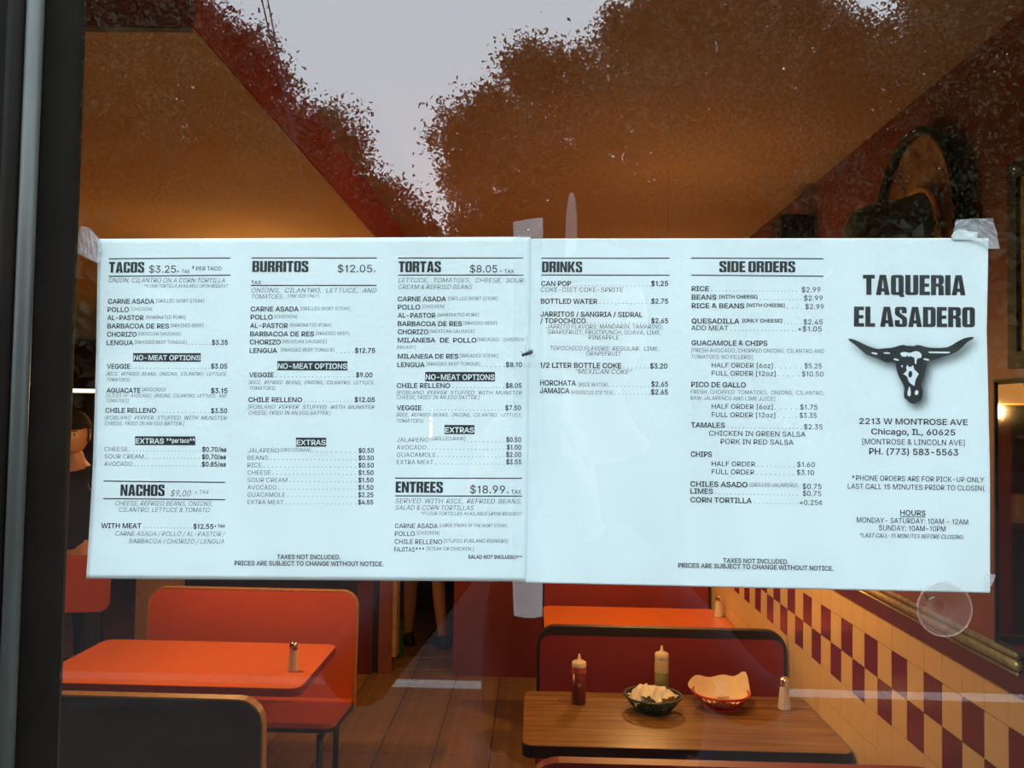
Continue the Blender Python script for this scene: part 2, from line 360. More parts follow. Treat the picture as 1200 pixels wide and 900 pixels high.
# ------------------------------------------------------------------ table things
m_salt = mat('white_salt', (.75, .68, .55), .8, noise=.2, nscale=300)
m_cgl = mat('clear_shaker_glass', (.95, .95, .93), .05, trans=1.0)
m_chrome = mat('chrome_cap', (.8, .75, .65), .18, 1.0, noise=.1)
def shaker(label, p):
    t = thing('salt_shaker', label, 'salt shaker', p)
    bm = bmesh.new(); lathe(bm, [(0, .001), (.019, .001), (.0215, .006), (.0185, .035), (.0155, .07), (.0135, .082), (0, .082)], 10); obj('salt', bm, m_salt, t)
    bm = bmesh.new(); lathe(bm, [(0, 0), (.021, 0), (.0235, .004), (.0205, .035), (.0175, .07), (.0155, .088), (.0145, .088), (.0150, .083)], 10); obj('body', bm, m_salt, t)
    bm = bmesh.new(); lathe(bm, [(.0168, .084), (.0172, .090), (.0172, .101), (.0150, .110), (.010, .116), (0, .118)], 16); obj('cap', bm, m_chrome, t, True)
    bm = bmesh.new()
    for k in range(6): lathe(bm, [(0, .1165), (.0012, .1172), (0, .1180)], 6, (.006*math.cos(k), .006*math.sin(k), -.0005))
    obj('hole', bm, m_black, t)
    return t
ZT = .745
def on_table(px, py):                # the point of the table plane under a photo pixel
    v = R @ Vector(((px-600)/F, -(py-450)/F, -1.0)); k = (ZT-CAM.z)/v.z; q = CAM + v*k; return Vector((q.x, q.y, ZT))
shaker('salt shaker with shiny cap alone on the orange table at left', on_table(343, 786))
shaker('salt shaker at the wall end of the wood grain table', on_table(919, 831))
q = on_table(857, 723); q.x = min(q.x, 1.01); shaker('salt shaker on the far orange table against the wall', q)
def bottle(label, p, fill, hfill, sauce, plastic, lid):
    t = thing('squeeze_bottle', label, 'sauce bottle', p)
    bm = bmesh.new(); lathe(bm, [(0, .0), (.024, .0), (.0265, .006), (.0265, hfill), (0, hfill)], 20); obj('sauce', bm, sauce, t, True)
    bm = bmesh.new(); lathe(bm, [(.0272, hfill), (.0272, .118), (.025, .130), (.0235, .133), (.0235, .140), (0, .140)], 20); obj('body', bm, plastic, t, True)
    bm = bmesh.new(); lathe(bm, [(.0265, .134), (.0265, .150), (.021, .154), (.010, .157), (.0055, .166), (.003, .180), (0, .181)], 20); obj('nozzle_cap', bm, lid, t, True)
    return t
m_lid = mat('cream_plastic_lid', (.70, .55, .36), .45, noise=.05)
bottle('squeeze bottle of dark red sauce with pale nozzle on the wood table', on_table(678, 824), 1, .112, mat('dark_red_sauce', (.12, .012, .008), .3, noise=.2), mat('red_stained_plastic', (.45, .07, .03), .35, noise=.1), m_lid)
bottle('squeeze bottle half full of green sauce behind the green basket', on_table(775, 812), 1, .080, mat('green_salsa', (.16, .15, .04), .4, noise=.2), mat('milky_plastic', (.62, .50, .28), .35, noise=.1), m_lid)
def basket(label, p, col, nm):
    t = thing('food_basket', label, 'basket', p); m = mat(nm, col, .4, noise=.2, nscale=40)
    r0, r1, h = .058, .102, .048
    bm = bmesh.new(); n = 28
    for k in range(n):
        for s_ in (-1, 1):
            pts = []
            for q_ in range(5):
                f_ = q_/4; a = 2*PI*k/n + s_*f_*.45; r = r0 + (r1-r0)*(f_**.7); pts.append((r*math.cos(a), r*math.sin(a), .006+h*f_))
            tube(bm, pts, .0019, 4)
    obj('woven_side', bm, m, t)
    bm = bmesh.new(); tube(bm, [(r1*math.cos(a*PI/20), r1*math.sin(a*PI/20), .006+h) for a in range(40)], .0042, 8, True); obj('rim', bm, m, t, True)
    bm = bmesh.new(); lathe(bm, [(0, .0), (r0+.004, .0), (r0+.006, .006), (r0-.002, .008), (0, .005)], 32); obj('base', bm, m, t)
    return t, r1, h
m_nap = mat('white_paper_napkin', (.80, .72, .56), .9, noise=.08, nscale=30)
m_liner = mat('tan_paper_liner', (.78, .60, .34), .85, noise=.08, nscale=30)
pg = on_table(765, 832); pr = on_table(845, 828)
basket('dark green woven plastic basket full of crumpled napkins', pg, (.02, .055, .03), 'dark_green_plastic')
basket('red woven plastic basket lined with upright tan paper', pr, (.55, .03, .02), 'red_plastic')
# crumpled napkins: each a creased sheet
for k in range(6):
    a = k*1.047 + .3; r = .040 if k else 0; bm = bmesh.new(); n = 9; vs = []
    for i in range(n):
        for j in range(n):
            uu, vv = (i/(n-1)-.5), (j/(n-1)-.5); h_ = .050*math.exp(-5*(uu*uu+vv*vv)) + random.uniform(-.008, .010)
            vs.append(bm.verts.new((uu*.085*(1+.2*random.random()), vv*.075, h_)))
    for i in range(n-1):
        for j in range(n-1): bm.faces.new((vs[i*n+j], vs[(i+1)*n+j], vs[(i+1)*n+j+1], vs[i*n+j+1]))
    o = obj('napkin', bm, m_nap); o.location = (pg.x + r*math.cos(a), pg.y + r*math.sin(a), ZT+.024+.004*k); o.rotation_euler = (random.uniform(-.4, .4), random.uniform(-.4, .4), a)
    so = o.modifiers.new('thickness', 'SOLIDIFY'); so.thickness = .0012
    tag(o, 'crumpled white napkin %s the dark green basket' % ('topmost in the middle of', 'at the back of', 'at the back left of', 'at the left of', 'at the front of', 'at the front right of')[k], 'napkin', 'napkins in the green basket')
# liner: a sheet pressed into the basket with its edge standing up behind and pointed at the right
bm = bmesh.new(); na, nr = 48, 7; grid = []
for i in range(na):
    a = 2*PI*i/na; back = max(0, math.sin(a)); right = math.exp(-((a-.55)/.28)**2); left = math.exp(-((a-2.9)/.5)**2)
    rim = .108 + .012*left + .012*right
    top = .050 + .030*back**.8 + .045*right + .018*left + .005*math.sin(6*a)
    row = []
    for j in range(nr):
        f_ = j/(nr-1); r = .050 + (rim-.050)*f_ ; z = .010 + (top-.010)*f_**1.5 + .004*math.sin(5*a+3*f_)*f_
        row.append(bm.verts.new((r*math.cos(a), r*math.sin(a), z)))
    grid.append(row)
for i in range(na):
    for j in range(nr-1): bm.faces.new((grid[i][j], grid[(i+1) % na][j], grid[(i+1) % na][j+1], grid[i][j+1]))
bm.faces.new([g_[0] for g_ in grid][::-1])
# front edge folds inside the rim
for i in range(na):
    a = 2*PI*i/na
    if math.sin(a) < -.15:
        for j in range(nr):
            v = grid[i][j]; k = .86; v.co.x *= k; v.co.y *= k; v.co.z *= .80
o = obj('paper_liner', bm, m_liner); o.location = pr + Vector((0, 0, .002)); o.modifiers.new('thickness', 'SOLIDIFY').thickness = .0008
tag(o, 'tan sheet of paper lining the red basket, one corner pointing up', 'paper')
bm = bmesh.new(); vs = [bm.verts.new(c) for c in ((-.03, .02, .0), (.035, .03, .002), (.03, .055, .045), (-.02, .06, .05), (-.012, .045, .03))]
bm.faces.new(vs[:5]); o = obj('napkin', bm, m_nap); o.location = pr + Vector((0, -.01, .03)); o.modifiers.new('thickness', 'SOLIDIFY').thickness = .001
tag(o, 'folded pale napkin standing inside the red basket', 'napkin')

# ------------------------------------------------------------------ pendant lamps
m_shade = mat('amber_glass_shade', (.55, .22, .05), .4, emit=(1, .42, .10, .8))
m_bulb = mat('lit_bulb', (1, .8, .5), .4, emit=(1, .62, .25, 25))
def pendant(label, x_, y_, z_, W, up=.12):
    t = thing('pendant_lamp', label, 'lamp', (x_, y_, z_))
    bm = bmesh.new(); lathe(bm, [(.12, -.06), (.115, -.02), (.075, .05), (.03, .09), (.028, .10), (.07, .05), (.108, -.02), (.114, -.06), (.12, -.06)], 24); obj('shade', bm, m_shade, t, True)
    bm = bmesh.new(); lathe(bm, [(0, -.035), (.02, -.028), (.03, -.005), (.022, .02), (.012, .04), (0, .045)], 16); obj('bulb', bm, m_bulb, t, True)
    bm = bmesh.new(); tube(bm, [(0, 0, .10), (0, 0, CZ-z_-.005)], .0009, 6); obj('cord', bm, m_ceil, t)
    bm = bmesh.new(); lathe(bm, [(0, .05), (.015, .05), (.02, .10), (0, .112)], 12); obj('lamp_holder', bm, m_blackm, t)
    ld = bpy.data.lights.new('lamp_light', 'POINT'); ld.energy = W; ld.color = WARM; ld.shadow_soft_size = .03
    lo = bpy.data.objects.new('lamp_light', ld); C.objects.link(lo); lo.parent = t; lo.location = (0, 0, -.085)
    ld = bpy.data.lights.new('lamp_uplight', 'POINT'); ld.energy = W*up; ld.color = WARM; ld.shadow_soft_size = .03
    lo = bpy.data.objects.new('lamp_uplight', ld); C.objects.link(lo); lo.parent = t; lo.location = (.05, 0, .13)
pendant('amber pendant lamp above the wood grain table, hidden by the menu', .47, 2.50, 1.93, LAMP_W)
pendant('amber pendant lamp above the far orange table, hidden by the menu', .60, 4.05, 1.95, LAMP_W*1.3)
pendant('unseen amber pendant lamp added to brighten the far left rear', -2.55, 5.1, 1.95, 7)  # added fill lamp, brightens the chair and the person at far left
pendant('amber pendant lamp above the left orange table, hidden by the menu', -1.25, 3.05, 1.92, LAMP_W*1.6)

tl = thing('tube_light', 'small bright wall tube light at the far left', 'lamp', P(100, 458, 8.1))
obj('tube', B(-.30, .20, -.02, .02, -.018, .018, .01), mat('lit_tube', (1, .9, .8), .5, emit=(1, .80, .55, 2.2)), tl); obj('housing', B(-.32, .22, .022, .07, -.03, .03), m_blackm, tl)

# ------------------------------------------------------------------ wall things on the right
def wallp(px, py, off=0.0):          # a point of the right wall
    v = R @ Vector(((px-600)/F, -(py-450)/F, -1.0)); return CAM + v*((XW-off)/v.x)
sc_ = wallp(1087, 255); cy_, cz_ = 1.765, 2.30
so_ = thing('sombrero', 'dark sombrero with decorated brim hanging on the upper right wall', 'hat', (XW-.004, cy_, cz_))
def hl(bm, prof, n=40, ry=1.0, rz=1.0):
    rings = [[bm.verts.new((-h_, ry*r*math.cos(2*PI*k/n), rz*r*math.sin(2*PI*k/n))) for k in range(n)] for (r, h_) in prof]
    for a, b in zip(rings, rings[1:]):
        for k in range(n): bm.faces.new((a[k], a[(k+1) % n], b[(k+1) % n], b[k]))
    bm.faces.new(rings[-1])
m_felt = mat('dark_olive_felt', (.11, .09, .05), .95, noise=.5, nscale=30)
m_brim = mat('embroidered_brim', (.34, .20, .07), .9, col2=(.14, .035, .02), nscale=22)
m_edge = mat('black_brim_edge', (.012, .008, .006), .8, noise=.3)
bm = bmesh.new(); hl(bm, [(.115, .005), (.20, .004), (.235, .015), (.245, .03), (.235, .022), (.20, .010), (.115, .012)], 40, .98, 1.12); obj('brim', bm, m_brim, so_, True)
bm = bmesh.new(); tube(bm, [(-.03-.004, .246*math.cos(k*PI/24), .276*math.sin(k*PI/24)) for k in range(48)], .013, 8, True); obj('brim_edge', bm, m_edge, so_, True)
bm = bmesh.new(); hl(bm, [(.12, .008), (.115, .03), (.095, .09), (.085, .15), (.065, .195), (.03, .212), (.005, .214)], 32, .95, 1.0); obj('crown', bm, m_felt, so_, True)
bm = bmesh.new(); tube(bm, [(-.022, .119*math.cos(k*PI/16), .122*math.sin(k*PI/16)) for k in range(32)], .009, 8, True); obj('hat_band', bm, m_gold, so_, True)
dk = thing('wall_speaker', 'small black speaker on the right wall just above the menu', 'speaker', (XW-.004, 2.72, 2.47))
obj('cabinet', B(-.13, 0, -.07, .07, -.16, .105, .006), m_black, dk); bm = bmesh.new(); hl(bm, [(.05, .131), (.05, .136), (.03, .133)], 20); obj('driver', bm, m_blackm, dk)

def framed(label, cat, name, y0, y1, z0, z1, fwid, fm, inner, im, dp=.028):
    t = thing(name, label, cat, (XW-.002, y1, z0)); a = y1-y0; h_ = z1-z0
    def f(u_, v_, w_): return (-w_, u_, v_)
    sq = lambda k: [(-a+k, k), (-k, k), (-k, h_-k), (-a+k, h_-k)]
    bm = bmesh.new(); ring(bm, sq(0), sq(fwid), f, .0, dp); obj('frame', bm, fm, t)
    bm = bmesh.new(); ring(bm, sq(fwid+.0005), sq(fwid+.013), f, .0, dp*.7); obj('inner_frame', bm, inner, t)
    bm = bmesh.new(); slab(bm, sq(fwid+.006), f, .002, .010); obj('mirror_glass' if name == 'wall_mirror' else 'picture', bm, im, t)
    return t
m_pic = mat('brown_painting', (.50, .30, .12), .6, col2=(.03, .02, .015), nscale=9)
framed('black and gilt framed brown painting at the right edge of the photo', 'picture', 'framed_picture', .62, wallp(1180, 260, .03).y, 1.92, wallp(1179, 195, .03).z, .034, m_edge, m_gold, m_pic)
m_mir = mat('mirror_silver', (.62, .60, .56), .03, 1.0)
framed('dark framed wall mirror standing on the gilt moulding at the right edge', 'mirror', 'wall_mirror', .45, wallp(1157, 600, .03).y, 1.312, wallp(1160, 446).z, .006, m_edge, m_edge, m_mir, .014)
# ------------------------------------------------------------------ people
def skinmesh(name, nodes, edges, rad, m, parent=None, sub=2, root=None):
    names = list(nodes); idx = {k: i for i, k in enumerate(names)}
    me = bpy.data.meshes.new(name); me.from_pydata([nodes[k] for k in names], [(idx[a], idx[b]) for a, b in edges], [])
    o = bpy.data.objects.new(name, me); C.objects.link(o)
    sk = o.modifiers.new('skin', 'SKIN'); sk.use_smooth_shade = True
    lay = me.skin_vertices[0].data if me.skin_vertices else None
    if lay is None:
        bm = bmesh.new(); bm.from_mesh(me); bm.verts.layers.skin.verify(); bm.to_mesh(me); bm.free(); lay = me.skin_vertices[0].data
    for k in names:
        r = rad[k]; lay[idx[k]].radius = r if isinstance(r, tuple) else (r, r); lay[idx[k]].use_root = (k == (root or names[0]))
    s = o.modifiers.new('sub', 'SUBSURF'); s.levels = sub; s.render_levels = sub
    dg = bpy.context.evaluated_depsgraph_get(); dg.update(); ev = o.evaluated_get(dg); nm = bpy.data.meshes.new_from_object(ev)
    bpy.data.objects.remove(o); nm.name = name; nm.materials.clear(); nm.materials.append(m)
    return link(name, nm, m, parent, True)
m_skin = mat('skin', (.55, .27, .16), .5, noise=.08, nscale=30)
m_hair = mat('black_hair', (.012, .009, .008), .6, noise=.4, nscale=200)
m_jacket = mat('navy_jacket', (.022, .024, .045), .8, noise=.3, nscale=60, bump=.3)
m_blackc = mat('black_cloth', (.010, .010, .012), .9, noise=.3, nscale=60, bump=.2)
m_denim = mat('dark_denim', (.02, .026, .045), .9, noise=.3, nscale=120)
m_shoe = mat('black_shoe', (.01, .01, .01), .5, noise=.2)
m_eye = mat('eye_white', (.7, .65, .6), .2); m_iris = mat('dark_iris', (.02, .012, .008), .2); m_lip = mat('lips', (.42, .13, .10), .5, noise=.1)

def head(t, c, yaw=0.0, hair='short', hat=None):
    """c: centre of the head; the face looks along local -Y turned by yaw"""
    Rm = Matrix.Rotation(yaw, 3, 'Z'); c = Vector(c)
    bm = bmesh.new(); bmesh.ops.create_uvsphere(bm, u_segments=32, v_segments=24, radius=1.0)
    for v in bm.verts:
        x_, y_, z_ = v.co; w_ = .076*(1-.18*max(0, -z_)); dd = .094*(1-.10*max(0, -z_))
        X, Y, Z = x_*w_, y_*dd, z_*.118
        if z_ < -.3 and y_ < 0: Y -= .012*(-z_-.3); X *= .95
        if y_ < -.5:                       # brow, nose bridge, sockets
            Z0 = z_
            for sx in (-1, 1):
                e = math.exp(-(((x_-sx*.42)/.20)**2 + ((Z0-.03)/.13)**2)); Y += .010*e
            Y -= .020*math.exp(-((x_/.13)**2 + ((Z0+.22)/.13)**2)) + .008*math.exp(-((x_/.12)**2 + ((Z0+.02)/.16)**2))
            Y -= .007*math.exp(-((x_/.3)**2 + ((Z0+.50)/.08)**2)); Y -= .008*math.exp(-((x_/.25)**2 + ((Z0+.80)/.12)**2))
        v.co = Rm @ Vector((X, Y, Z)) + c
    obj('head', bm, m_skin, t, True)
    def at(x_, y_, z_): return Rm @ Vector((x_, y_, z_)) + c
    for sx in (-1, 1):
        bm = bmesh.new(); bmesh.ops.create_uvsphere(bm, u_segments=12, v_segments=8, radius=.0115, matrix=Matrix.Translation(at(sx*.031, -.0765, .004))); e = obj('eye', bm, m_eye, t, True)
        bm = bmesh.new(); bmesh.ops.create_uvsphere(bm, u_segments=10, v_segments=6, radius=.006, matrix=Matrix.Translation(at(sx*.031, -.0845, .004))); obj('iris', bm, m_iris, e, True)
        bm = bmesh.new(); tube(bm, [at(sx*.016, -.091, .020), at(sx*.032, -.090, .025), at(sx*.046, -.082, .020)], [.002, .003, .0015], 6); obj('eyebrow', bm, m_hair, t, True)
        bm = bmesh.new(); bmesh.ops.create_uvsphere(bm, u_segments=12, v_segments=8, radius=1, matrix=Matrix.Translation(at(sx*.077, .008, -.006)) @ Rm.to_4x4() @ Matrix.Diagonal((.008, .018, .031, 1))); obj('ear', bm, m_skin, t, True)
    bm = bmesh.new(); tube(bm, [at(-.022, -.087, -.058), at(-.008, -.095, -.055), at(0, -.096, -.057), at(.008, -.095, -.055), at(.022, -.087, -.058)], [.0015, .005, .005, .005, .0015], 8); obj('lips', bm, m_lip, t, True)
    bm = bmesh.new(); bmesh.ops.create_uvsphere(bm, u_segments=28, v_segments=20, radius=1.0)
    dele = []
    for v in bm.verts:
        x_, y_, z_ = v.co
        if (y_ < -.25 and z_ < .42) or z_ < -.45: dele.append(v)
        n_ = 1 + .03*math.sin(17*x_)*math.sin(13*y_)
        v.co = Rm @ Vector((x_*.084*n_, y_*.102*n_+.004, z_*.127*n_+.002)) + c
    bmesh.ops.delete(bm, geom=dele, context='VERTS'); ho = obj('hair', bm, m_hair, t, True); ho.modifiers.new('thickness', 'SOLIDIFY').thickness = .006
    if hat:
        bm = bmesh.new(); bmesh.ops.create_uvsphere(bm, u_segments=28, v_segments=14, radius=1.0)
        bmesh.ops.delete(bm, geom=[v for v in bm.verts if v.co.z < .22], context='VERTS')
        for v in bm.verts: v.co = Rm @ Vector((v.co.x*.092, v.co.y*.108, v.co.z*.135+.012)) + c
        o = obj('cap', bm, m_blackc, t, True); o.modifiers.new('thickness', 'SOLIDIFY').thickness = .004
        bm = bmesh.new(); a_ = []; b_ = []
        for k in range(13):
            th = -PI/2 + (k-6)/6*.95
            a_.append(bm.verts.new(at(.090*math.cos(th), .104*math.sin(th), .046))); b_.append(bm.verts.new(at(.078*math.cos(th)*1.05, .104*math.sin(th)-.062*math.cos((k-6)/6*1.5), .034)))
        for k in range(12): bm.faces.new((a_[k], a_[k+1], b_[k+1], b_[k]))
        o = obj('cap_visor', bm, m_blackc, t, True); o.modifiers.new('thickness', 'SOLIDIFY').thickness = .003

def hand(t, wrist, dirv, palm_n, side, curl=.5, m=None):
    """wrist point, finger direction, palm normal, side=+1 thumb on the cross side"""
    m = m or m_skin; w_ = Vector(wrist); f = Vector(dirv).normalized(); n = Vector(palm_n); n = (n - f*n.dot(f)).normalized(); s = f.cross(n)*side
    nodes = {'w': w_, 'p1': w_+f*.035, 'p2': w_+f*.075}; rad = {'w': (.024, .017), 'p1': (.030, .014), 'p2': (.034, .012)}
    bm = bmesh.new()
    # palm: a shaped block
    sec = [(0, .024, .016), (.03, .034, .015), (.06, .040, .013), (.088, .040, .010)]; rings = []
    for (l, a, b) in sec:
        rings.append([bm.verts.new(w_ + f*l + s*a*math.cos(2*PI*k/14) + n*b*math.sin(2*PI*k/14)) for k in range(14)])
    for r0, r1 in zip(rings, rings[1:]):
        for k in range(14): bm.faces.new((r0[k], r0[(k+1) % 14], r1[(k+1) % 14], r1[k]))
    bm.faces.new(rings[0][::-1]); bm.faces.new(rings[-1])
    for i, (off, ln) in enumerate(((.029, .070), (.010, .080), (-.010, .074), (-.029, .058))):
        p = w_ + f*.080 + s*off; dirf = f + s*off*2.0; dirf.normalize(); pts = [p]; a = curl*.5
        for sg in (.45, .32, .23):
            q = dirf*math.cos(a) + n*math.sin(a); p = p + q*ln*sg; pts.append(p); a += curl
        tube(bm, pts, [.0095, .0088, .0078, .0058], 8)
    p = w_ + f*.022 + s*.026; q = (s*.75 + f*.75 + n*.35*curl).normalized(); pts = [p, p+q*.032, p+q*.032+(f*.8+s*.2+n*.4*curl).normalized()*.028, p+q*.032+(f*.9+n*.5*curl).normalized()*.050]
    tube(bm, pts, [.013, .0115, .0095, .0068], 8)
    return obj('hand', bm, m, t, True)

def person(label, loc, rz, arms, cap=False, top=m_jacket, leg=m_denim, H=1.0, bare=False, hand_dirs=None, headyaw=0.0, stride=.0, bulk=0.0):
    """faces local -Y; arms: {'l': (elbow, wrist), 'r': (elbow, wrist)}"""
    t = thing('person', label, 'person', loc, rz); nd, ra, ed = {}, {}, []
    def add(k, p, r, par=None):
        nd[k] = Vector(p); ra[k] = r
        if par: ed.append((par, k))
    add('pelvis', (0, 0, .93), (.125+bulk, .105+bulk*.4)); add('waist', (0, 0, 1.06), (.118+bulk, .092+bulk*.4), 'pelvis'); add('chest', (0, 0, 1.26), (.150+bulk*.5, .105), 'waist')
    add('neckb', (0, .005, 1.42), (.075, .065), 'chest'); add('neck', (0, 0, 1.50), (.048, .048), 'neckb'); add('headb', (0, -.01, 1.57), (.045, .045), 'neck')
    for sd, sx in (('l', 1), ('r', -1)):
        add('sh'+sd, (sx*.165, 0, 1.38), .055, 'neckb'); el, wr_ = arms[sd]; add('el'+sd, el, .042, 'sh'+sd); add('wr'+sd, wr_, .026, 'el'+sd)
        st_ = stride*sx
        add('hip'+sd, (sx*.085, 0, .86), .088, 'pelvis'); add('kn'+sd, (sx*.10, -.02-st_*.5, .49), .056, 'hip'+sd); add('ca'+sd, (sx*.10, .0-st_*.7, .34), .055, 'kn'+sd); add('an'+sd, (sx*.105, .02-st_, .09), .034, 'ca'+sd); add('ft'+sd, (sx*.115, -.10-st_, .035), (.036, .026), 'an'+sd)
    skinmesh('body', nd, ed, ra, m_skin, t, 2, 'pelvis')
    def sub(keys, grow, name, m, over=None):
        n2 = {k: nd[k].copy() for k in keys}
        for k, v in (over or {}).items(): n2[k] = Vector(v)
        e2 = [e for e in ed if e[0] in n2 and e[1] in n2]
        r2 = {k: tuple(q+grow for q in (ra[k] if isinstance(ra[k], tuple) else (ra[k], ra[k]))) for k in n2}
        return skinmesh(name, n2, e2, r2, m, t, 2, keys[0])
    sub(['pelvis', 'waist', 'chest', 'neckb', 'shl', 'shr', 'ell', 'elr', 'wrl', 'wrr'], .016, 'jacket' if top is m_jacket else 'shirt', top)
    if bare: sub(['pelvis', 'hipl', 'hipr', 'knl', 'knr'], .020, 'shorts', leg)
    else: sub(['pelvis', 'hipl', 'hipr', 'knl', 'knr', 'cal', 'car', 'anl', 'anr'], .015, 'trousers', leg)
    for sx, k in ((1, 'l'), (-1, 'r')):
        a = nd['an'+k]; b = nd['ft'+k]; bm = bmesh.new(); ol = [(-.040, -.19), (-.046, -.12), (-.036, 0), (-.036, .06), (0, .08), (.036, .06), (.036, 0), (.046, -.12), (.040, -.19), (0, -.215)]
        vb = [bm.verts.new((a.x+p[0]*1.05, a.y+p[1], .0)) for p in ol]; vm = [bm.verts.new((a.x+p[0]*1.08, a.y+p[1], .035)) for p in ol]; vt = [bm.verts.new((a.x+p[0]*.7, a.y+p[1]*(.55 if p[1] < 0 else .8), .10 if p[1] > -.06 else .065)) for p in ol]
        for r0, r1 in ((vb, vm), (vm, vt)):
            for q in range(10): bm.faces.new((r0[q], r0[(q+1) % 10], r1[(q+1) % 10], r1[q]))
        bm.faces.new(vb[::-1]); bm.faces.new(vt); obj('shoe', bm, m_shoe, t, True)
    head(t, (0, -.015, 1.645), headyaw, hat=cap)
    for sd, sx in (('l', 1), ('r', -1)):
        hd = (hand_dirs or {}).get(sd, (nd['wr'+sd]-nd['el'+sd], (-sx, 0, 0), 1, .35)); hand(t, nd['wr'+sd], hd[0], hd[1], hd[2], hd[3])
    t.scale = (H, H, H)
    return t
hang = {'l': ((.24, .03, 1.10), (.235, -.05, .87)), 'r': ((-.24, .03, 1.10), (-.235, -.05, .87))}
hp = P(93, 520, 5.05)          # the face seen between the frame and the menu
person('person in black with a black cap standing at the far left', (hp.x-.02, hp.y, 0), .12, hang, cap=True, top=m_blackc, leg=m_blackc, H=1.0)
lp = P(512, 752, 6.72)
person('person in shorts standing in the passage, only a bare lower leg and shoe showing', (lp.x-.10, lp.y, 0), PI+.5, hang, top=m_blackc, leg=m_blackc, bare=True, H=.98, stride=.10)
# photographer, facing the glass (+Y): local -Y turned half round
pl = (.10, -.82, OZ)
pa = {'l': ((.37, -.12, 1.10), (.175, -.245, 1.36)), 'r': ((-.23, -.12, 1.08), (.025, -.245, 1.36))}
hd = {'l': ((-.10, 0, 1), (-1, 0, 0), 1, .35), 'r': ((.10, 0, 1), (1, 0, 0), -1, .35)}
person('photographer in a navy jacket holding up a phone, reflected faintly low in the glass', pl, PI, pa, hand_dirs=hd, H=1.0, bulk=.055)
ph = thing('phone', 'black smartphone held upright by the photographer outside the window', 'phone', (CAM.x, CAM.y, CAM.z))
obj('case', B(-.036, .036, -.013, -.004, -.125, .022, .004), m_blackm, ph)
bm = bmesh.new(); hlp = [(.009, -.0042), (.009, -.0030), (.0065, -.0030), (.006, -.0040)]
for (r, yy) in hlp[:1]: lathe(bm, [(.009, -.001), (.009, .001), (.006, .001), (.006, -.001), (.009, -.001)], 16)
bmesh.ops.rotate(bm, verts=bm.verts, cent=(0, 0, 0), matrix=Matrix.Rotation(PI/2, 3, 'X')); bmesh.ops.translate(bm, verts=bm.verts, vec=(0, -.003, 0)); obj('lens_ring', bm, m_chrome, ph, True)

# ------------------------------------------------------------------ things at the back
bx = thing('column', 'brown square column behind the left end of the orange bench', 'column', (P(188, 700, 5.3).x, 4.76, 0))
obj('shaft', B(-.11, .11, -.10, .10, 0, 2.524), mat('brown_plaster', (.36, .19, .09), .8, noise=.2), bx); obj('plinth', B(-.12, .12, -.11, .11, 0, .12, .005), m_blackm, bx)
ct = thing('service_counter', 'dark wooden service counter along the back at left', 'counter', (-2.0, 7.2, 0))
obj('counter_body', B(-.95, .75, -.25, .3, 0, .90), grain_mat('dark_counter_wood', (.06, .03, .015), (.03, .015, .008), .5, 2), ct); obj('counter_top', B(-.98, .78, -.28, .33, .90, .94, .005), m_brlam, ct)
for (xx, ww, hh, lb) in ((-2.15, .22, .25, 'brown cardboard box on the back counter above the orange bench'), (-1.72, .14, .16, 'small cardboard box on the right end of the back counter')):
    cb = thing('cardboard_box', lb, 'box', (xx, 7.15, .941)); obj('box_body', B(-ww/2, ww/2, -.12, .12, 0, hh, .002), mat('cardboard', (.42, .28, .14), .9, noise=.15), cb); obj('tape_strip', B(-.02, .02, -.1215, .1215, hh*.2, hh+.0012), mat('brown_tape', (.5, .33, .15), .3), cb)
gb = thing('glass_bottle', 'small green bottle on the floor beside the passage jamb', 'bottle', (P(467, 745, 6.5).x, 5.85, 0))
bm = bmesh.new(); lathe(bm, [(0, 0), (.05, 0), (.055, .02), (.055, .22), (.02, .30), (.018, .36), (0, .36)], 16); obj('body', bm, mat('green_glass', (.03, .10, .02), .15, noise=.2), gb, True)
bm = bmesh.new(); lathe(bm, [(.0195, .345), (.0195, .372), (0, .374)], 12); obj('cap', bm, m_lid, gb, True)

